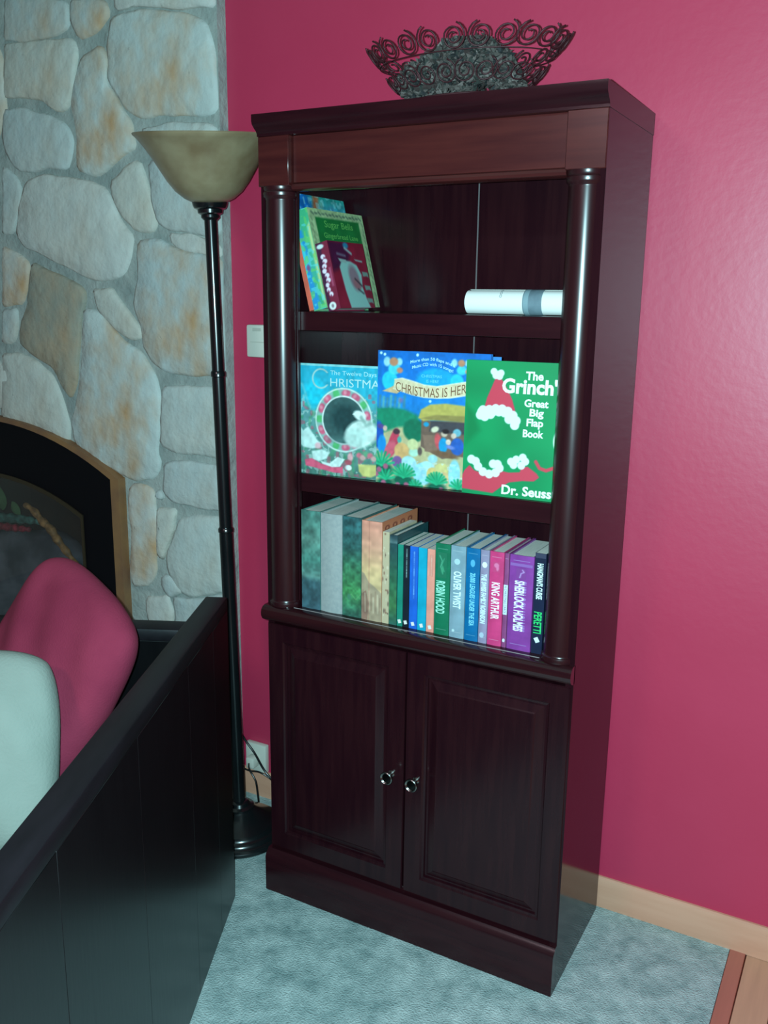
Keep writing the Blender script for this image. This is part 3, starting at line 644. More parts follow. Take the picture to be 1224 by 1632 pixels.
# C dark green
b = lower('dark green and teal hardcover with misty forest spine', 0.1965+g, 0.2460-g, 0.232, 0.165, (44, 86, 84), spine_round=0.001)
cv = Canvas(49, 232, 30, (0, 0, 0)); cv.grad([(0, (44, 88, 92)), (.3, (46, 92, 88)), (.5, (58, 116, 84)), (.75, (62, 128, 76)), (1, (52, 100, 86))]); cv.mottle(14, .25, 5); cv.mottle(5, .15, 6)
cv.line([(49, 175), (36, 190), (24, 178), (14, 190)], 2.2, (110, 170, 110), alpha=.6); cv.ell(18, 186, 6, 8, (70, 130, 100), alpha=.5)
spine_print(b, 0.0495-2*g, 0.232, cv, 0.0006, 0.001)
# D peach landscape
b = lower('peach hardcover with sunset desert landscape on its spine', 0.2465+g, 0.2985-g, 0.229, 0.168, (200, 128, 100), spine_round=0.0015)
cv = Canvas(52, 229, 34, (0, 0, 0)); cv.grad([(0, (222, 146, 124)), (.25, (224, 160, 132)), (.5, (226, 186, 136)), (.62, (214, 180, 132)), (1, (196, 170, 136))])
cv.poly([(0, 118), (8, 122), (20, 140), (34, 148), (52, 162), (52, 229), (0, 229)], (172, 148, 122)); cv.poly([(0, 170), (12, 160), (20, 190), (16, 229), (0, 229)], (150, 112, 96))
for s in range(9): cv.line([(4+s*5.5, 160+7*(s % 3)), (5+s*5.4, 205+5*(s % 2))], 2.6, (206, 184, 156) if s % 2 else (150, 122, 100), alpha=.7)
cv.line([(20, 0), (20, 229)], 2, (178, 112, 96), alpha=.5); cv.mottle(10, .1, 8)
spine_print(b, 0.052-2*g, 0.229, cv, 0.0006, 0.0015)
cv = Canvas(168, 229, 60, (0, 0, 0)); cv.grad([(0, (196, 112, 78)), (.5, (206, 140, 96)), (1, (168, 128, 96))])
for k in range(4): cv.ell(22+k*36, 16, 11, 6, (120, 52, 40)); cv.ell(22+k*36, 16, 5, 3, (206, 124, 90))
tt = 0.052-2*g; cv.build('cover_print', M['print_matte'], b, lambda u, v: (tt+0.0006, 0.168*u, 0.229*(1-v)))
# E thin speckled tan
b = lower('thin speckled tan book beside the peach one', 0.2990+g, 0.3165-g, 0.2095, 0.13, (190, 172, 142), hard=False)
cv = Canvas(17, 209, 14, (198, 178, 146))
for k in range(26): cv.ell(RNG.uniform(1, 16), RNG.uniform(4, 205), RNG.uniform(1, 3), RNG.uniform(2, 6), [(150, 112, 92), (120, 96, 84), (216, 198, 170)][k % 3], alpha=.7)
spine_print(b, 0.0175-2*g, 0.2095, cv)
# F tall dark green
b = lower('slim dark green hardcover rising above the paperbacks', 0.3170+g, 0.3365-g, 0.205, 0.15, (30, 66, 70))
cv = Canvas(19, 205, 14, (0, 0, 0)); cv.grad([(0, (24, 52, 60)), (.08, (90, 120, 122)), (.1, (30, 66, 70)), (.5, (44, 100, 72)), (.8, (66, 122, 74)), (1, (40, 90, 80))]); cv.mottle(8, .15, 2)
spine_print(b, 0.0195-2*g, 0.205, cv)
# paperbacks
for lab, x0, x1, c, txt, tc in (('slim emerald green paperback, leftmost of the five short ones', 0.3370, 0.3510, (28, 128, 108), None, None),
        ('slim black paperback between the emerald and the royal blue one', 0.3512, 0.3665, (22, 30, 40), (0.006, 0.075), (128, 158, 158)),
        ('royal blue paperback between the black and the cyan one', 0.3667, 0.3870, (28, 92, 190), (0.010, 0.120), (96, 158, 224)),
        ('cyan blue paperback with a plain spine', 0.3872, 0.4085, (16, 150, 180), None, None),
        ('salmon pink paperback beside the green ROBIN HOOD book', 0.4087, 0.4275, (222, 142, 124), (0.012, 0.06), (232, 170, 150))):
    b = lower(lab, x0+g, x1-g, 0.1865, 0.125, c, hard=False)
    t = x1-x0-2*g
    spine_mark(b, t*0.5, 0.0115, 0.0036, 0.0042, (232, 226, 220), sq=True, rot=0.3)
    if txt:
        cv = Canvas(t*1000*.5, (txt[1]-txt[0])*1000, 8, c); cv.mottle(3, .0, 1)
        rr = np.random.default_rng(int(x0*1e4))
        y = 2
        while y < cv.H-3:
            l = rr.uniform(2, 7); cv.line([(cv.W*.5, y), (cv.W*.5, min(cv.H-1, y+l))], rr.uniform(1.6, 3.2), tc, alpha=rr.uniform(.5, .95)); y += l+rr.uniform(1, 3)
        h = 0.1865
        cv.build('spine_print', M['print_matte'], b, lambda u, v, t=t, txt=txt, h=h: (t*(0.3+0.5*u), -0.0005, h-txt[0]-(txt[1]-txt[0])*v))
# the matching classics
def classic(label, x0, x1, c, h=0.2030, light=None, yf=YF-0.001, round_=0.0015):
    b = lower(label, x0+g, x1-g, h, 0.145, c, spine_round=round_, yf=yf); t = x1-x0-2*g
    lt = light or tuple(int(v+(255-v)*.25) for v in c)
    for z in (0.012, h-0.012): spine_band(b, t, z, z+0.0014, lt, 0.0012+round_*.4, x0=t*.15, x1=t*.85)
    return b, t
b, t = classic('green hardcover with ROBIN HOOD lettered down its spine', 0.4280, 0.4635, (18, 104, 74))
spine_text(b, t, 'ROBIN HOOD', 0.121, 0.073, 0.0215, (158, 226, 204), bold=0.03, eps=0.0022, xc=t*.42)
cv = Canvas(24, 60, 16, (20, 108, 78)); cv.line([(5, 8), (12, 20), (8, 34), (14, 50)], 2.5, (92, 176, 140), alpha=.7); cv.line([(17, 14), (11, 30), (18, 44)], 2, (80, 168, 130), alpha=.6); cv.ell(13, 40, 4, 9, (60, 150, 112), alpha=.6)
cv.build('emblem', M['print_matte'], b, lambda u, v: (t*.18+t*.62*u, -0.0021, 0.184-0.056*v))
b, t = classic('pale blue-grey hardcover with OLIVER TWIST lettered down its spine', 0.4640, 0.4990, (124, 148, 160))
spine_text(b, t, 'OLIVER TWIST', 0.148, 0.082, 0.0180, (226, 242, 242), bold=0.026, eps=0.0022)
spine_mark(b, t*.45, 0.169, 0.0065, 0.0065, (176, 204, 208), eps=0.0018); spine_mark(b, t*.3, 0.016, 0.003, 0.003, (190, 214, 216), eps=0.0018)
b, t = classic('blue hardcover with 20,000 LEAGUES UNDER THE SEA down its spine', 0.4995, 0.5310, (8, 96, 146))
spine_text(b, t, '20,000 LEAGUES UNDER THE SEA', 0.150, 0.116, 0.0140, (130, 212, 232), bold=0.03, eps=0.0022)
spine_mark(b, t*.5, 0.171, 0.005, 0.008, (84, 170, 206), eps=0.0018)
b, t = classic('slim mauve-grey hardcover with white disc and pale title panel', 0.5315, 0.5515, (140, 130, 156))
spine_text(b, t, 'THE SWISS FAMILY ROBINSON', 0.152, 0.108, 0.0120, (214, 232, 242), bold=0.05, eps=0.0022)
spine_mark(b, t*.52, 0.1715, 0.0055, 0.0060, (232, 246, 246), eps=0.0018); spine_mark(b, t*.45, 0.018, 0.005, 0.006, (178, 192, 208), eps=0.0018)
b, t = classic('crimson pink hardcover with KING ARTHUR lettered down its spine', 0.5520, 0.5840, (196, 58, 112))
spine_text(b, t, 'KING ARTHUR', 0.138, 0.080, 0.0185, (250, 226, 238), bold=0.03, eps=0.0022)
cv = Canvas(20, 26, 14, (198, 62, 116)); cv.ell(10, 9, 7, 6, (222, 116, 160), alpha=.8); cv.ell(13, 16, 4, 7, (222, 116, 160), alpha=.7); cv.build('emblem', M['print_matte'], b, lambda u, v: (t*.25+t*.5*u, -0.0021, 0.182-0.022*v))
b, t = classic('very slim plum book with A CHRISTMAS CAROL on a white strip', 0.5845, 0.5950, (132, 66, 112), round_=0.0006)
spine_band(b, t, 0.072, 0.136, (206, 222, 228), 0.0016, 'title_strip'); spine_text(b, t, 'A CHRISTMAS CAROL', 0.134, 0.060, 0.0052, (110, 100, 130), bold=0.0, eps=0.0022)
spine_mark(b, t*.5, 0.016, 0.0028, 0.004, (214, 214, 226), eps=0.0018)
b, t = classic('thick purple hardcover with SHERLOCK HOLMES lettered down its spine', 0.5955, 0.6480, (126, 56, 136), light=(150, 110, 176))
spine_text(b, t, 'SHERLOCK HOLMES', 0.150, 0.108, 0.0215, (238, 234, 248), bold=0.028, eps=0.0026, xc=t*.46)
spine_text(b, t, 'SHERLOCK HOLMES', 0.150, 0.108, 0.0215, (158, 118, 186), bold=0.016, eps=0.0020, xc=t*.54, nm='title_shadow')
spine_band(b, t, 0.180, 0.186, (140, 92, 166), 0.0019)
cv = Canvas(16, 24, 12, (126, 56, 136)); cv.line([(10, 3), (13, 8), (8, 11), (6, 21)], 1.8, (186, 152, 208)); cv.build('emblem', M['print_matte'], b, lambda u, v: (t*.3+t*.4*u, -0.0024, 0.176-0.022*v))
b = lower("dark navy book with HANGMAN'S CURSE lettered on its spine by the right column", 0.6485+g, 0.6727-g, 0.213, 0.15, (22, 30, 54), hard=False); t = 0.0242-2*g
spine_text(b, t, "HANGMAN'S CURSE", 0.192, 0.075, 0.0135, (226, 242, 240), bold=0.03, xc=t*.52)
spine_text(b, t, 'PERETTI', 0.090, 0.046, 0.0165, (46, 206, 112), bold=0.02, nm='author')
spine_mark(b, t*.5, 0.030, 0.0045, 0.0055, (220, 232, 234), sq=True, rot=.5); spine_band(b, t, 0.203, 0.2125, (52, 54, 78))

# ------------------------------------------------------------------ picture books facing out on the middle shelf
G2 = 'picture books facing out on the middle shelf'; ZS = 1.0655
def display(label, x0, wd, h, yl, yaw, edge, thick=0.011, lean=1.2):
    root = empty('picture_book', (x0, yl, ZS), (math.radians(-lean), 0, math.radians(yaw)), label, 'book', G2)
    cm = mat('board', edge, 0.4, c2=tuple(int(c*.85) for c in edge), scale=20)
    for nm, y0 in (('front_cover', 0.0), ('back_cover', thick-0.0026)): box(nm, 0, wd, y0, y0+0.0026, 0, h, cm, root, 0.0006)
    box('pages', 0.001, wd-0.004, 0.0027, thick-0.0027, 0.003, h-0.003, M['pages'], root)
    return root
def face(root, cv, wd, h, eps=0.0005): return cv.build('cover_print', M['print'], root, lambda u, v: (wd*u, -eps, h*(1-v)))
def flat_text(root, body, x, z, wd, ht, color, bold=0.01, nm='title', eps=0.0010, f=None, slant=0.0):
    m = color if not isinstance(color, tuple) else mat('ink', color, 0.5)
    return lettering(nm, body, m, root, lambda tx, ty: (x+tx*wd+slant*ty*ht, -eps, z+ty*ht+(f(tx) if f else 0)), bold)

# --- book 1 : twelve days, with a round window and wreath  (mm, y down)
w1, h1 = 0.250, 0.248; xo1 = 0.034
b1 = display('teal picture book with a rose wreath around a round dark tree window', xo1, w1, h1, -0.2765, 3.6, (120, 170, 168))
cv = Canvas(250, 248, 190, (60, 150, 165)); cv.grad([(0, (40, 168, 196)), (.25, (44, 170, 196)), (.45, (92, 150, 150)), (.8, (92, 138, 128)), (1, (72, 118, 108))])
nz = cv.noise(9, 2)+0.6*cv.noise(5, 3); cv.put(((nz > 1.02) & (cv.Y > 70))*.55, (186, 210, 204)); cv.put(((cv.noise(11, 9) > .68) & (cv.Y > 60))*.6, (176, 96, 112)); cv.put(((cv.noise(10, 12) > .68) & (cv.Y > 60))*.55, (72, 150, 110))
cv.ell(72, 66, 26, 34, (30, 196, 222), soft=8, alpha=.8)
cxw, cyw = 146, 121
cv.ell(cxw, cyw, 71, 71, (138, 182, 172), soft=4)
for k in range(15):
    a = 2*PI*k/15+.2; cx_, cy_ = cxw+60*math.cos(a), cyw+60*math.sin(a)
    if k % 3 == 1: cv.ell(cx_, cy_, 12, 8, (86, 178, 112), a, 3)
    else: cv.ell(cx_, cy_, 11, 8.5, (208, 96, 124), a+1.4, 3); cv.ell(cx_-2, cy_-2, 5, 4, (226, 138, 156), a, 3)
cv.ring(cxw, cyw, 68, 71, (206, 226, 220), 2); cv.ring(cxw, cyw, 50, 54.5, (214, 226, 222), 2)
cv.ell(cxw, cyw, 51, 51, (58, 92, 92), soft=1.5); cv.ell(cxw+4, cyw-4, 34, 30, (34, 66, 68), soft=14)
cv.line([(cxw+4, cyw+18), (cxw+4, cyw+46)], 5, (28, 54, 58), 3); cv.ell(cxw, cyw+44, 36, 8, (74, 112, 110), soft=6, alpha=.7)
# white goose and swans
cv.ell(190, 148, 40, 30, (206, 226, 218), -.3, 6); cv.ell(176, 158, 26, 22, (186, 214, 206), 0, 8); cv.ell(186, 108, 16, 10, (220, 234, 228), .3, 3); cv.poly([(168, 106), (178, 100), (180, 110)], (220, 234, 228)); cv.line([(190, 112), (202, 128), (212, 124)], 8, (150, 176, 168), 4)
cv.poly([(34, 140), (44, 150), (56, 140), (64, 150), (76, 166), (88, 176), (84, 186), (66, 190), (44, 188), (34, 180)], (196, 224, 218), 3); cv.poly([(66, 196), (92, 190), (112, 196), (104, 210), (84, 218), (68, 214)], (202, 228, 222), 3)
cv.poly([(88, 216), (112, 220), (132, 204), (150, 208), (138, 226), (120, 230), (96, 226)], (210, 232, 226), 2)
cv.ell(82, 182, 8, 7, (222, 178, 184), 0, 3); cv.ell(164, 202, 7, 9, (222, 166, 170), 0, 3); cv.ell(158, 214, 9, 6, (170, 84, 96), 0, 3)
cv.poly([(48, 216), (66, 212), (90, 222), (118, 228), (140, 226), (146, 224), (146, 240), (120, 240), (84, 234), (50, 230)], (216, 92, 120), 2)
cv.poly([(184, 216), (232, 214), (234, 234), (216, 243), (196, 242), (186, 232)], (204, 196, 120), 3); cv.ell(160, 226, 8, 6, (222, 230, 226), 0, 2)
for k in range(7): cv.ell(186+k*9, 196+5*math.sin(k*2), 7, 6, [(204, 112, 126), (210, 166, 160), (98, 160, 124)][k % 3], 0, 3)
cv.line([(10, 34), (40, 46), (60, 96)], 5, (130, 200, 206), 4, .6); cv.ring(88, 32, 19, 22.5, (172, 200, 196), 2)
cv.put(((cv.X-88 > 10) & (np.abs(cv.Y-32) < 13) & (np.hypot(cv.X-88, cv.Y-32) < 25))*1.0, (42, 169, 196))
cv.put((cv.Y < 4)*.8, (150, 206, 204)); cv.mottle(7, .08, 4)
face(b1, cv, w1, h1)
flat_text(b1, 'The Twelve Days of', 0.112, h1-0.0255, 0.132, 0.0125, (170, 218, 222), bold=0.0, nm='title_line')
flat_text(b1, 'HRISTMAS', 0.112, h1-0.0480, 0.134, 0.0180, (180, 214, 214), bold=0.0)

# --- book 2 : nativity scene (mm, y down), left edge at x = 0.270
w2, h2 = 0.252, 0.284; xo2 = 0.2690
b2 = display('tall blue picture book with CHRISTMAS IS HERE banner above a thatched stable', xo2, w2, h2, -0.2755, 3.8, (28, 110, 190))
bc2 = box('back_flap', 0.060, w2+0.012, 0.0, 0.0024, 0.001, h2-0.006, mat('board', (40, 128, 200), 0.4), b2); bc2.location = (0, 0.0125, 0); bc2.rotation_euler = (0, 0, math.radians(4))
cv = Canvas(252, 284, 200, (0, 0, 0)); cv.grad([(0, (12, 104, 188)), (.2, (18, 116, 200)), (.36, (24, 128, 210)), (1, (20, 110, 120))])
cv.mottle(30, .08, 3)
# px (photo) -> cover mm : about 0.65 px per mm
def Q(px, py): return ((px-604)/145.0*206.0, (py-560-(px-604)*0.012)/(205.0+(px-604)*0.085)*284.0)
def QP(L): return [Q(*p) for p in L]
cv.ell(*Q(699, 604), 44, 24, (20, 160, 214), soft=5)
cv.poly(QP([(603, 648), (625, 646), (650, 650), (672, 660), (676, 690), (660, 700), (603, 690)]), (24, 132, 100), 6)
for k, x in enumerate((608, 614, 620, 626, 633, 640, 648)): cv.line(QP([(x, 646), (x+1, 630+2*(k % 3))]), 7, (84, 158, 170) if k % 2 else (60, 130, 156), 3, .8)
cv.ell(*Q(643, 636), 6, 6, (130, 110, 160), soft=4, alpha=.6)
cv.poly(QP([(603, 690), (640, 678), (676, 676), (760, 690), (760, 800), (603, 800)]), (190, 178, 134), 6)
cv.ell(*Q(666, 683), 26, 24, (18, 110, 82), .3, 4)
cv.poly(QP([(677, 665), (692, 668), (760, 668), (760, 726), (735, 724), (712, 728), (690, 716), (677, 708)]), (116, 92, 80), 2)
cv.poly(QP([(680, 690), (704, 690), (704, 718), (684, 716)]), (138, 108, 92), 2); cv.poly(QP([(692, 668), (760, 670), (760, 690), (690, 684)]), (70, 68, 74), 3)
cv.poly(QP([(672, 663), (676, 650), (690, 642), (715, 640), (742, 643), (760, 646), (760, 670), (735, 667), (700, 666), (680, 668)]), (186, 168, 88), 3); cv.poly(QP([(674, 664), (700, 658), (760, 660), (760, 670), (700, 667)]), (150, 132, 76), 3)
for c, px, py, rx, ry, an in (((34, 150, 196), 685, 673, 6, 5, 0), ((216, 204, 176), 699, 681, 9, 6, -.4), ((206, 180, 160), 714, 688, 7, 6, 0), ((40, 34, 36), 716, 684, 8, 5, 0), ((208, 84, 90), 705, 700, 8, 17, -.2), ((24, 150, 204), 713, 706, 10, 16, 0), ((226, 200, 186), 721, 701, 6, 6, 0), ((112, 176, 192), 734, 686, 9, 8, 0), ((216, 188, 170), 729, 691, 6, 6, 0), ((40, 92, 176), 735, 708, 15, 18, 0), ((110, 130, 200), 724, 709, 10, 4, .2), ((120, 88, 66), 716, 721, 30, 6, .15),
        ((30, 84, 176), 607, 690, 12, 30, 0), ((26, 140, 212), 613, 705, 10, 20, 0), ((90, 72, 140), 611, 677, 9, 5, .2), ((216, 180, 164), 618, 680, 5, 6, 0), ((196, 66, 88), 632, 703, 11, 32, .25), ((208, 92, 110), 627, 712, 11, 20, .5), ((70, 50, 60), 637, 685, 8, 6, 0), ((80, 160, 150), 642, 698, 5, 7, 0), ((216, 168, 110), 646, 715, 17, 17, 0), ((122, 86, 140), 639, 733, 12, 13, .3), ((176, 214, 192), 666, 718, 11, 9, 0), ((206, 204, 150), 664, 705, 12, 12, 0), ((96, 80, 76), 676, 716, 5, 9, 0),
        ((168, 214, 220), 659, 735, 18, 15, .3), ((154, 208, 220), 682, 752, 24, 24, .4), ((176, 220, 226), 690, 738, 14, 8, .2), ((160, 206, 210), 697, 728, 11, 9, 0), ((224, 190, 120), 697, 752, 13, 14, 0), ((210, 196, 130), 712, 745, 15, 14, 0), ((222, 184, 130), 716, 758, 11, 12, 0), ((150, 210, 220), 732, 752, 13, 30, 0)):
    cv.ell(*Q(px, py), rx, ry, c, an, 2.5)
cv.put((cv.noise(7, 31) > .72)*(cv.Y > 230)*.5, (200, 222, 222))
for cx_, cy_, n_, ln in ((613, 738, 9, 30), (650, 757, 11, 28), (704, 768, 11, 24), (738, 775, 7, 18), (620, 760, 7, 22), (670, 774, 7, 16)):
    q = Q(cx_, cy_); cv.ell(q[0], q[1]+8, ln*.9, ln*.45, (16, 96, 74), soft=5)
    for k in range(n_):
        a = -PI*(0.08+0.84*k/(n_-1)); cv.line([q, (q[0]+ln*math.cos(a), q[1]+ln*math.sin(a))], 5, (24, 150, 104) if k % 2 else (40, 172, 124), 2.5)
for px, py in ((609, 745), (620, 740), (604, 752), (617, 766), (641, 770), (655, 770), (712, 778)): cv.ell(*Q(px, py), 6, 6, (176, 96, 124), soft=3)
# angels and banner
for sx, s in ((0, 1), (107, .8)):
    for c, px, py, rx, ry in (((40, 190, 214), 624, 606, 18*s, 20*s), ((70, 200, 220), 631, 588, 14*s, 12*s), ((150, 206, 220), 619, 577, 8*s, 10*s), ((150, 206, 220), 639, 577, 7*s, 8*s), ((190, 132, 100), 630, 577, 10*s, 9*s), ((200, 130, 104), 640, 590, 7*s, 6*s)):
        cv.ell(*Q(px+sx, py), rx, ry, c, 0, 3)
bann = [(632, 604), (644, 602), (660, 606), (680, 612), (700, 614), (722, 610), (745, 606), (775, 606)]; bot = [(775, 626), (745, 627), (722, 631), (700, 632), (680, 631), (660, 627), (640, 621), (630, 618)]
cv.poly(QP([(612, 622), (626, 616), (634, 612), (642, 622), (636, 626)]), (212, 178, 134), 2); cv.poly(QP(bann+bot), (222, 202, 166), 2); cv.line(QP(bann), 2, (244, 228, 198), 2); cv.line(QP(bot), 2, (244, 228, 198), 2)
for px, py in ((609, 564), (615, 566), (668, 566), (690, 637)): cv.ell(*Q(px, py), 3, 3, (190, 230, 240), soft=1.5)
cv.mottle(6, .06, 9)
face(b2, cv, w2, h2)
def wav(a, b, c): return lambda t: a*math.sin(PI*(t*b+c))
qz = lambda px, py: (Q(px, py)[0]/1000, h2-Q(px, py)[1]/1000)
x_, z_ = qz(634, 619)
flat_text(b2, 'CHRISTMAS IS HERE', x_, z_-0.002, 0.168, 0.0195, (124, 82, 56), bold=0.0, f=lambda t: -0.0135*math.sin(PI*min(1, t*0.98+.02))+0.004*t)
x_, z_ = qz(657, 581); flat_text(b2, 'More than 50 flaps and a', x_, z_, 0.100, 0.0085, (170, 224, 240), bold=0.01, nm='title_line', f=lambda t: 0.010*math.sin(PI*t)-0.004*t)
x_, z_ = qz(660, 589); flat_text(b2, 'Music CD with 15 songs!', x_, z_, 0.092, 0.0085, (170, 224, 240), bold=0.01, nm='title_line', f=lambda t: 0.010*math.sin(PI*t)-0.004*t)
x_, z_ = qz(675, 600); flat_text(b2, 'CHRISTMAS', x_, z_, 0.046, 0.006, (110, 204, 232), bold=0.0, nm='title_line')
x_, z_ = qz(683, 608); flat_text(b2, 'IS HERE', x_, z_, 0.028, 0.006, (110, 204, 232), bold=0.0, nm='title_line')

# --- book 3 : green flap book (lettering, red cap and coat; no figure)
w3, h3 = 0.236, 0.273; xo3 = 0.4755
b3 = display('green picture book lettered Great Big Flap Book beside the right column', xo3, w3, h3, -0.2775, 2.6, (40, 150, 104), 0.012)
cv = Canvas(236, 273, 180, (14, 140, 84)); cv.mottle(50, .06, 5)
k3 = 1.352
def T(px, py): return ((px-745+(py-577)*0.022)*k3, (py-577)*1.26-(px-745)*0.02*(py-577)/220)
def TP(L): return [T(*p) for p in L]
cv.poly(TP([(742, 640), (760, 660), (770, 690), (744, 715)]), (10, 124, 72), 6, .6)
cv.poly(TP([(773, 656), (778, 636), (786, 616), (791, 603), (799, 603), (808, 618), (817, 636), (824, 660)]), (206, 66, 84), 1.5)
def puff(L, r, c=(226, 238, 232)):
    for px, py in L: cv.ell(*T(px, py), r, r, c, 0, 1.5)
puff([(788, 594), (794, 598), (799, 596), (797, 601), (791, 600)], 7)
puff([(772, 656), (768, 664), (775, 666), (782, 655), (792, 653), (802, 653), (811, 656), (819, 662), (824, 670), (822, 677), (813, 668), (784, 662), (778, 660), (787, 658), (797, 657), (806, 658), (815, 664), (770, 659)], 9.5)
cv.poly(TP([(738, 770), (744, 756), (752, 747), (760, 755), (780, 760), (800, 752), (815, 754), (832, 752), (834, 744), (844, 742), (858, 752), (862, 758), (854, 765), (836, 766), (816, 770), (804, 778), (790, 790), (738, 786)]), (206, 68, 86), 1.5)
puff([(755, 737), (762, 740), (766, 748), (774, 756), (784, 759), (794, 756), (800, 748), (797, 742), (790, 742)], 9)
puff([(818, 736), (826, 732), (836, 728), (840, 734), (834, 741), (822, 741)], 8)
cv.line(TP([(856, 733), (862, 743), (872, 746), (890, 738)]), 7, (206, 72, 84), 1.5); cv.ell(*T(890, 698), 12, 22, (232, 236, 222), 0, 2)
face(b3, cv, w3, h3)
tx = lambda px, py: (T(px, py)[0]/1000, h3-T(px, py)[1]/1000)
INK = M['white_ink']
for body, px, py, wd, ht, bo in (('The', 837, 605, 0.036, 0.0170, .03), ("Grinch's", 801, 627, 0.128, 0.0310, .035), ('Great', 836, 647, 0.049, 0.0155, .03), ('Big', 844, 665, 0.029, 0.0195, .03), ('Flap', 840, 681, 0.034, 0.0200, .03), ('Book', 835, 695, 0.042, 0.0155, .03), ('Dr. Seuss', 804, 790, 0.104, 0.0200, .03)):
    x_, z_ = tx(px, py); flat_text(b3, body, x_, z_, wd, ht, INK, bo, 'author' if body[0] == 'D' else 'title', slant=0.02)

# ------------------------------------------------------------------ books leaning on the top shelf
G3 = 'books leaning on the top open shelf'; ZT = 1.4268
def leaning(label, xb, t, h, d, yf, deg, color, hard=True, **k):
    a = math.radians(deg)
    # pivot on the bottom left edge; leaning left lifts the right bottom edge, so the book rests on its left edge
    return book(label, xb, xb+t, ZT, h, d, yf, color, G3, hard=hard, rot=(0, -a, 0), **k)
t = 0.013
b = leaning('tall thin aqua picture book with orange spine, leaning leftmost on the top shelf', 0.0832, t, 0.257, 0.222, -0.252, 14.0, (210, 96, 76), True)
cv = Canvas(205, 262, 110, (44, 150, 160)); cv.grad([(0, (40, 150, 140)), (.1, (60, 160, 176)), (.3, (44, 140, 170)), (1, (50, 140, 150))])
cv.ell(40, 22, 34, 40, (24, 110, 190), soft=12, alpha=.8); cv.line([(92, 0), (74, 70)], 22, (176, 104, 72), 6); cv.line([(110, 16), (92, 70)], 14, (140, 190, 170), 6, .7); cv.ell(150, 45, 16, 22, (100, 140, 190), soft=8, alpha=.7); cv.ell(170, 60, 10, 14, (190, 210, 214), soft=6, alpha=.7)
cv.put((cv.noise(9, 41) > .7)*.5, (150, 210, 214)); cv.mottle(8, .15, 2)
cv.build('cover_print', M['print'], b, lambda u, v: (0.013+0.0004, 0.222*u, 0.257*(1-v)))
t2 = 0.034
b = leaning('green-fronted storybook with cream border and rainbow spine on the top shelf', 0.0985, t2, 0.2175, 0.235, -0.256, 14.0, (120, 176, 130))
cv = Canvas(34, 223, 24, (0, 0, 0)); cv.grad([(0, (60, 170, 120)), (.3, (70, 176, 130)), (.6, (60, 170, 150)), (1, (60, 160, 110))])
cv.poly([(0, 30), (10, 40), (16, 90), (12, 140), (22, 223), (0, 223)], (36, 140, 200), 5); cv.poly([(0, 60), (8, 80), (10, 120), (0, 130)], (70, 200, 214), 4); cv.poly([(26, 40), (34, 30), (34, 223), (28, 200)], (190, 206, 140), 4)
cv.put((cv.noise(7, 8) > .68)*.6, (96, 206, 210)); cv.put((cv.noise(8, 18) > .7)*.6, (110, 196, 96)); cv.ell(8, 128, 4, 7, (130, 80, 120), soft=3)
spine_print(b, t2, 0.2175, cv)
cv = Canvas(235, 223, 110, (168, 190, 140)); cv.mottle(6, .1, 3)
for k in range(15): cv.line([(14+k*14.5, 8+2*(k % 2)), (22+k*14.5, 13-2*(k % 2))], 4, (72, 92, 84), 2, .85); cv.line([(225+2*(k % 2), 20+k*14), (229, 27+k*14)], 4, (96, 116, 96), 2, .7); cv.line([(8, 20+k*14), (12, 27+k*14)], 4, (110, 130, 100), 2, .7)
cv.poly([(26, 19), (212, 19), (212, 204), (26, 204)], (26, 116, 56), 2); cv.mottle(16, .08, 4)
cv.build('cover_print', M['print'], b, lambda u, v: (t2+0.0005, 0.235*u, 0.2175*(1-v)))
mi = mat('ink', (96, 172, 84), 0.5)
for body, z, y0, ln, ht in (('Sugar Bells', 0.1735, 0.058, 0.122, 0.0200), ('Gingerbread Lane', 0.1510, 0.048, 0.146, 0.0155)):
    lettering('title', body, mi, b, lambda tx, ty: (t2+0.0010, y0+tx*ln, z+ty*ht), 0.012)
t3 = 0.031
b = leaning('small thick dark red book with white figure, rightmost leaning on the top shelf', 0.1400, t3, 0.146, 0.150, -0.262, 14.0, (120, 26, 54))
cv = Canvas(31, 152, 24, (120, 24, 52)); cv.poly([(0, 0), (18, 0), (12, 20), (14, 60), (8, 110), (10, 152), (0, 152)], (62, 20, 54), 4)
cv.ell(11, 9, 9, 5, (200, 220, 216), soft=2); 
for k in range(9): cv.ell(13+3*math.sin(k*1.7), 32+k*10.5, 6-(k > 5), 5.5, (226, 214, 226), .4*math.sin(k*3), 2); cv.ell(13+3*math.sin(k*2.3+1), 36+k*10.5, 1.6, 3, (120, 24, 60), 0, 2)
cv.ell(13, 142, 9, 9, (222, 226, 222), soft=2); cv.ell(13, 142, 3, 4, (140, 120, 130), soft=2); cv.poly([(21, 58), (27, 58), (27, 100), (22, 100)], (190, 96, 130), 3, .6)
spine_print(b, t3, 0.146, cv)
cv = Canvas(150, 152, 90, (140, 24, 50)); cv.poly([(0, 0), (60, 0), (84, 30), (66, 52), (30, 60), (0, 70)], (74, 18, 56), 8); cv.mottle(20, .1, 3)
cv.poly([(30, 58), (44, 42), (80, 44), (104, 52), (118, 74), (112, 104), (120, 128), (132, 152), (46, 152), (36, 110)], (150, 196, 190), 3); cv.ell(84, 82, 20, 30, (146, 120, 132), -.3, 6); cv.ell(92, 96, 16, 12, (160, 104, 112), .5, 4); cv.line([(86, 84), (110, 100)], 4, (52, 50, 60), 3); cv.line([(92, 108), (112, 118)], 4, (70, 66, 76), 3)
cv.ell(72, 8, 11, 7, (40, 130, 166), soft=3); cv.line([(66, 14), (90, 26)], 6, (150, 176, 178), 3); cv.line([(30, 28), (62, 32)], 6, (110, 92, 116), 3)
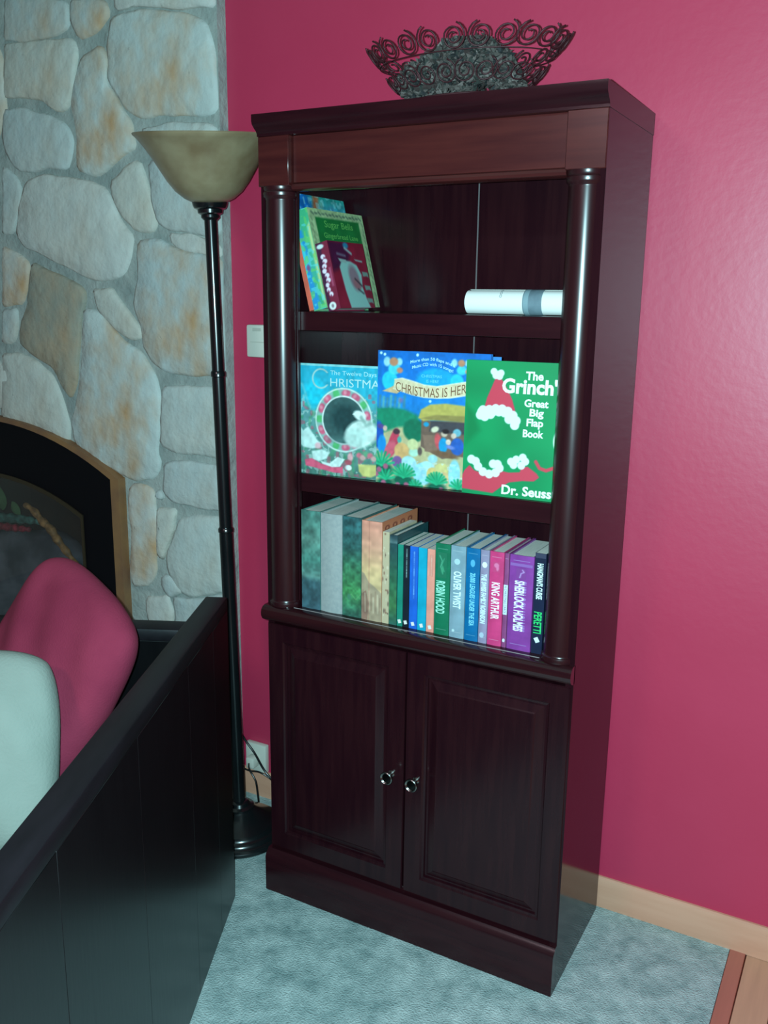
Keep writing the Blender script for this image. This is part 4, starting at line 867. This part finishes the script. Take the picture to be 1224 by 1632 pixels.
for a, b_, c, d in ((30, 38, 62, 46), (98, 38, 132, 42)): cv.poly([(a, b_), (c, b_+3), (c, d+3), (a+6, d)], (150, 176, 172), 2)
for y in (66, 98, 128): cv.poly([(122, y), (146, y+2), (148, y+14), (140, y+11), (124, y+12)], (120, 146, 138), 2)
cv.build('cover_print', M['print'], b, lambda u, v: (t3+0.0005, 0.150*u, 0.146*(1-v)))

# ------------------------------------------------------------------ rolled paper
roll = empty('paper_roll', (0.446, -0.205, ZT+0.0252), label='rolled white printed paper with a grey-blue band lying on the top shelf', cat='paper roll')
def spiral_sheet(bm, L, r0, r1, turns, x0=0.0, th=0.0006):
    n = int(48*turns); ring = []
    for k in range(n+1):
        a = 2*PI*k/48.0; r = r1-(r1-r0)*k/n
        ring.append([bm.verts.new((x0, r*math.sin(a), r*math.cos(a))), bm.verts.new((x0+L, r*math.sin(a), r*math.cos(a)))])
    for a, b in zip(ring, ring[1:]): bm.faces.new((a[0], a[1], b[1], b[0]))
bm = bmesh.new(); spiral_sheet(bm, 0.225, 0.018, 0.0250, 3.2); bm_obj('sheet', bm, M['paper'], roll, smooth=True)
bm = bmesh.new(); spiral_sheet(bm, 0.040, 0.02515, 0.0253, 1.0, 0.125); bm_obj('band', bm, mat('band', (96, 112, 122), 0.7, c2=(112, 130, 140), scale=40), roll, smooth=True)
bm = bmesh.new(); spiral_sheet(bm, 0.010, 0.02535, 0.0254, 1.0, 0.127); bm_obj('band_stripe', bm, mat('stripe', (130, 152, 160), 0.7), roll, smooth=True)
ink = mat('ink_grey', (150, 156, 158), 0.7)
bm = bmesh.new()
for k in range(3):
    a0 = math.radians(-62+17*k); 
    for q in range(10):
        a, b_ = a0+math.radians(8)*math.cos(2*PI*q/10), 0.078+0.0030*math.sin(2*PI*q/10)
        c, d = a0+math.radians(8)*math.cos(2*PI*(q+1)/10), 0.078+0.0030*math.sin(2*PI*(q+1)/10)
        e_ = lambda an, xx, s: (xx, 0.0254*math.sin(a0+(an-a0)*s), 0.0254*math.cos(a0+(an-a0)*s))
        bm.faces.new([bm.verts.new(v) for v in (e_(a, b_, 1), e_(c, d, 1), e_(c, 0.078+(d-0.078)*.55, .6), e_(a, 0.078+(b_-0.078)*.55, .6))])
bm_obj('print_mark', bm, ink, roll)

# ------------------------------------------------------------------ scroll bowl with dried filling on top
BX, BY, BZ = 0.412, -0.185, 1.8255
bowl = empty('scroll_bowl', (BX, BY, BZ), label='dark oval metal bowl with scrollwork rim on top of the bookcase', cat='bowl')
def bell(th, z):           # bowl wall: semi-axes grow with height
    s = (z/0.115); k = s**0.85
    a, b = 0.100+0.106*k, 0.058+0.062*k
    return Vector((a*math.cos(th), b*math.sin(th), z))
bm = bmesh.new(); n = 56; zs = [0.0, 0.004, 0.008, 0.012, 0.018]
for side in (0, 1):
    rings = []
    for z in zs:
        rings.append([bm.verts.new(bell(2*PI*k/n, z)*(1 if not side else 1) - (bell(2*PI*k/n, z)*Vector((1, 1, 0)).length*0 if True else 0) + (Vector((-0.002*math.cos(2*PI*k/n), -0.002*math.sin(2*PI*k/n), 0.002)) if side else Vector((0, 0, 0)))) for k in range(n)])
    for a, b in zip(rings, rings[1:]):
        for k in range(n): bm.faces.new((a[k], a[(k+1) % n], b[(k+1) % n], b[k]))
    bm.faces.new(rings[0])
bm_obj('dish', bm, M['bowl'], bowl, smooth=True)
for z, r in ((0.019, 0.0022), (0.088, 0.0011)):
    bm = bmesh.new(); atube(bm, [bell(2*PI*k/64, z) for k in range(65)], r, 6, False); bm_obj('ring', bm, M['bowl'], bowl, smooth=True)
NS = 24
def scroll(th, zc, R_, turns, flip, r):
    dth = 0.02; t1 = (bell(th+dth, zc)-bell(th-dth, zc)).normalized(); t2 = (bell(th, zc+0.006)-bell(th, zc-0.006)).normalized()
    c = bell(th, zc); pts = []
    for k in range(int(turns*16)+1):
        a = 2*PI*k/16.0; rr = R_*(1-0.78*k/(turns*16))
        pts.append(c + t1*(flip*rr*math.sin(a-PI*0.9)) + t2*(-rr*math.cos(a-PI*0.9)))
    bm = bmesh.new(); atube(bm, pts, r, 5); return bm_obj('scroll', bm, M['bowl'], bowl, smooth=True)
for k in range(NS):
    th = 2*PI*(k+0.5)/NS
    scroll(th, 0.109, 0.0245, 2.1, 1 if k % 2 else -1, 0.0018)
    scroll(th+PI/NS, 0.055, 0.0235, 1.9, -1 if k % 2 else 1, 0.0016)
# filling
cols = [(74, 66, 62), (54, 56, 52), (92, 82, 78), (40, 40, 42), (66, 52, 50), (112, 100, 96)]
V, F, C = [], [], []
for k in range(3600):
    X = random.uniform(-0.165, 0.125); hz = float(np.interp(X, [-0.165, -0.12, -0.07, -0.02, 0.06, 0.09, 0.125], [0.050, 0.085, 0.100, 0.126, 0.120, 0.095, 0.045]))
    z = 0.012+(hz-0.012)*random.random()**0.6
    lim = bell(0, min(z, 0.112)); q = 1-(X/lim.x)**2
    if q <= 0.02: continue
    yb = bell(PI/2, min(z, 0.112)).y*math.sqrt(q)*0.95
    Y = yb*random.choice((-1, -1, 1))*(1-(z/hz)**3*0.75)*random.uniform(0.7, 1.0)
    p = Vector((X*0.97, Y, z)); L = random.uniform(0.006, 0.014)
    e = Euler((random.uniform(-1, 1), random.uniform(-1, 1), random.uniform(0, 6.3)))
    wv = L*random.uniform(.3, .6); cu = random.uniform(-.4, .6)*L
    loc = [(-L, 0, cu), (-L*.3, wv, 0), (0, 0, -cu*.4), (-L*.3, -wv, 0), (L*.5, wv*.8, 0.1*L), (L, 0, cu), (L*.5, -wv*.8, 0.1*L)]
    i0 = len(V)
    for v in loc:
        v = Vector(v); v.rotate(e); V.append(tuple(p+v))
    F += [(i0, i0+1, i0+2), (i0, i0+2, i0+3), (i0+1, i0+4, i0+2), (i0+3, i0+2, i0+6), (i0+4, i0+5, i0+2), (i0+2, i0+5, i0+6)]
    C += [random.choice(cols)]*7
me = bpy.data.meshes.new('potpourri'); me.from_pydata(V, [], F); at = me.color_attributes.new('Col', 'FLOAT_COLOR', 'POINT')
at.data.foreach_set('color', np.array([(*lin(c), 1) for c in C], np.float32).ravel()); me.update()
pot = link('potpourri', me, vcmat('potpourri', 0.8, 0.0), None, (BX, BY, BZ+0.004))
tag(pot, 'heap of grey-green dried leaves and moss filling the scroll bowl', 'potpourri', kind='stuff')

# ------------------------------------------------------------------ floor lamp
LX, LY = -0.205, -0.178
lean_ax = Vector((0.48, -0.877, 0)).normalized()
lamp = empty('floor_lamp', (LX, LY, 0.0035), label='black torchiere floor lamp with amber alabaster bowl shade beside the bookcase', cat='floor lamp')
lamp.rotation_euler = Matrix.Rotation(0.021, 3, lean_ax).to_euler()
lathe('base', [(0, 0.0), (0.126, 0.0), (0.130, 0.004), (0.130, 0.012), (0.126, 0.017), (0.118, 0.020), (0.116, 0.026), (0.111, 0.030), (0.104, 0.032), (0.101, 0.038), (0.094, 0.042), (0.080, 0.050), (0.060, 0.062), (0.045, 0.074), (0.040, 0.080), (0.040, 0.086), (0.030, 0.090), (0.026, 0.098), (0.0185, 0.102), (0, 0.102)], M['black_metal'], lamp, 48)
lathe('pole', [(0, 0.100), (0.0175, 0.100), (0.0175, 0.1010), (0.0175, 0.8640), (0.0175, 0.865), (0, 0.865)], M['black_metal'], lamp, 24)
lathe('collar', [(0.0178, 0.862), (0.0195, 0.864), (0.0195, 0.872), (0.017, 0.876), (0, 0.876)], M['black_metal'], lamp, 24)
lathe('pole', [(0, 0.870), (0.0160, 0.870), (0.0160, 0.8710), (0.0160, 1.2610), (0.0160, 1.262), (0, 1.262)], M['black_metal'], lamp, 24)
lathe('collar', [(0.0162, 1.258), (0.0182, 1.260), (0.0182, 1.270), (0.016, 1.274), (0, 1.274)], M['black_metal'], lamp, 24)
lathe('pole', [(0, 1.268), (0.0150, 1.268), (0.0150, 1.2690), (0.0150, 1.6490), (0.0150, 1.650), (0, 1.650)], M['black_metal'], lamp, 24)
lathe('cup', [(0, 1.628), (0.016, 1.628), (0.022, 1.634), (0.022, 1.640), (0.029, 1.644), (0.030, 1.652), (0.037, 1.655), (0.040, 1.660), (0.042, 1.668), (0.040, 1.672), (0, 1.672)], M['black_metal'], lamp, 32)
shp = [(0.030, 0.0), (0.044, 0.0005), (0.058, 0.007), (0.078, 0.023), (0.096, 0.046), (0.112, 0.072), (0.128, 0.098), (0.144, 0.121), (0.158, 0.138), (0.166, 0.145)]
inn = [(r-0.004 if r > 0.04 else r, z+0.003) for r, z in shp[::-1]]
sh = lathe('shade', shp+[(0.167, 0.148), (0.165, 0.150)]+inn+[(0.030, 0.0)], M['shade'], lamp, 64, (0, 0, 1.670), autos=50)
# the glass bowl sits a little crooked on its holder, tipped to the front
sh.rotation_euler = Matrix.Rotation(math.radians(7.0), 3, Vector((0.82, 0.57, 0))).to_euler()
tag(sh, 'amber marbled glass bowl shade')
lathe('bulb', [(0, 0.0), (0.014, 0.0), (0.014, 0.02), (0.028, 0.05), (0.030, 0.065), (0.022, 0.085), (0, 0.094)], M['white_plastic'], lamp, 20, (0, 0, 1.676))

# cords, outlet, wall control
op = empty('wall_outlet', (-0.286, WY-0.0008, 0.118), label='white electrical outlet with plug on the red wall behind the lamp base', cat='outlet')
box('plate', -0.036, 0.036, -0.018, 0.0, -0.035, 0.052, M['white_plastic'], op, 0.003, 2)
box('plug', -0.014, 0.014, -0.048, -0.018, -0.012, 0.020, M['white_plastic'], op, 0.004, 2)
def cord(label, pts, r=0.0033):
    bm = bmesh.new(); atube(bm, smooth_path(pts, 8), r, 8); o = bm_obj('power_cord', bm, M['black_metal'], None, smooth=True)
    return tag(o, label, 'cord', 'black cords behind the lamp')
cord('black cord curving down from behind the lamp pole past the outlet', [(-0.345+.02, -0.055, 0.30), (-0.300, -0.040, 0.215), (-0.262, -0.034, 0.165), (-0.232, -0.030, 0.118), (-0.200, -0.028, 0.090), (-0.150, -0.026, 0.060), (-0.09, -0.024, 0.010)])
cord('short black cord looping from the outlet plug down to the lamp base', [(-0.286, -0.030, 0.122), (-0.270, -0.048, 0.116), (-0.246, -0.052, 0.088), (-0.236, -0.056, 0.050), (-0.226, -0.062, 0.012), (-0.215, -0.066, 0.006)], 0.0028)
cord('black cord running level across the baseboard behind the lamp', [(-0.335, -0.020, 0.100), (-0.290, -0.024, 0.096), (-0.250, -0.028, 0.104), (-0.215, -0.018, 0.085), (-0.17, -0.010, 0.05), (-0.14, -0.012, 0.010)], 0.0028)
th_ = empty('wall_control', (-0.251, WY-0.0005, 1.341), label='small off-white control box on the red wall between lamp pole and bookcase', cat='wall control')
box('body', -0.036, 0.036, -0.020, 0.0, -0.043, 0.043, M['white_plastic'], th_, 0.006, 2)
box('window', -0.014, 0.014, -0.0208, -0.0195, 0.026, 0.034, mat('grey_window', (188, 184, 172), 0.4), th_, 0.0004)
box('ridge', -0.022, 0.022, -0.0212, -0.0195, -0.004, -0.001, mat('plastic_shade', (196, 190, 178), 0.5), th_)

# ------------------------------------------------------------------ black sofa seen from behind
sofa = empty('sofa', (-0.045, -0.408, 0), (0, 0, math.radians(205)), 'black wooden sofa with a tall flat plank back in the left foreground', 'sofa')
SL = 1.90
edges = [0.0, 0.135, 0.33, 0.63, 0.95, 1.27, 1.58, SL]
for a, b_ in zip(edges, edges[1:]): box('back_board', 0.0, 0.030, a+0.0003, b_-0.0003, 0.004, 0.752, M['black_wood'], sofa, 0.0006)
box('top_rail', -0.001, 0.050, 0.0, SL, 0.752, 0.785, M['black_cap'], sofa, 0.004, 2)
box('back_frame', 0.030, 0.044, 0.06, SL-0.06, 0.30, 0.752, M['black_wood'], sofa)
for y0, y1 in ((0.0, 0.052), (SL-0.052, SL)):
    box('arm_panel', 0.0305, 0.82, y0, y1, 0.004, 0.692, M['black_wood'], sofa, 0.002)
    box('arm_cap', 0.0505, 0.84, y0-0.004, y1+0.006, 0.692, 0.722, M['black_cap'], sofa, 0.005, 2)
box('seat_frame', 0.044, 0.82, 0.052, SL-0.052, 0.08, 0.29, M['black_wood'], sofa, 0.003)
def cushion_mesh(w_, h_, t_, n=26, p=3.0, seed=0, puck=0.05):
    r = np.random.default_rng(seed); ph = r.random(8)*6.28
    bm = bmesh.new(); G = {}
    for s in (1, -1):
        for i in range(n+1):
            for j in range(n+1):
                u, v = 2*i/n-1, 2*j/n-1
                if s == -1 and (abs(u) == 1 or abs(v) == 1): G[(s, i, j)] = G[(1, i, j)]; continue
                f = max(0, (1-abs(u)**p)*(1-abs(v)**p))**0.45
                kx = 1-puck*(1-v*v); kz = 1-puck*(1-u*u)     # sides drawn in, corners out
                x = u*w_/2*(1-puck*(1-abs(v))*abs(u)**2*0.6); z = v*h_/2*(1-puck*(1-abs(u))*abs(v)**2*0.6)
                d = s*t_/2*f*(1+0.05*math.sin(5*u+ph[0])*math.cos(4*v+ph[1])) + 0.004*math.sin(9*u+7*v+ph[2])*f
                rr = 1-0.20*(abs(u)*abs(v))**2.2
                G[(s, i, j)] = bm.verts.new((x*rr, d, z*rr))
        for i in range(n):
            for j in range(n):
                bm.faces.new((G[(s, i, j)], G[(s, i+1, j)], G[(s, i+1, j+1)], G[(s, i, j+1)]))
    return bm
for k in range(2):
    y0 = 0.056+k*0.895
    bm = bmesh.new(); abox(bm, 0.05, 0.83, y0, y0+0.89, 0.290, 0.42, 0.03, 3); bm_obj('seat_cushion', bm, M['dark_fabric'], sofa, autos=60)

# pillows (world placed, standing on the seat)
def pillow(name, label, bm, m, loc, e):
    o = bm_obj(name, bm, m, None, loc, None, smooth=True); o.rotation_euler = e
    sub = o.modifiers.new('sub', 'SUBSURF'); sub.levels = 1; sub.render_levels = 1
    return tag(o, label, 'pillow', 'throw pillows on the sofa')
def frame(right, normal_to_cam, roll):
    n_ = Vector(normal_to_cam).normalized(); r_ = Vector(right); r_ = (r_-n_*r_.dot(n_)).normalized(); u_ = n_.cross(r_)*-1
    u_ = r_.cross(-n_) if False else (-n_).cross(r_)*-1
    u_ = r_.cross(-n_); u_ = -u_ if u_.z < 0 else u_
    R3 = Matrix((r_, -n_, u_)).transposed()
    return (R3 @ Matrix.Rotation(roll, 3, 'Y')).to_euler()
toc = lambda p: (Vector((CAM.x, CAM.y, CAM.z))-Vector(p))
p = Vector((-0.268, -0.738, 0.662))
pillow('throw_pillow', 'dusky red square throw pillow leaning on the far arm of the sofa', cushion_mesh(0.405, 0.50, 0.13, seed=1), M['pillow_red'], p, frame((1, 0, 0), (-0.10, -0.9, 0.36), math.radians(24)))
p = Vector((-0.203, -0.990, 0.618))
pillow('throw_pillow', 'pale grey-white throw pillow in front of the red one on the sofa', cushion_mesh(0.35, 0.40, 0.12, seed=2), M['pillow_white'], p, frame(rt, (0.6, -0.7, 0.45), math.radians(-4)))
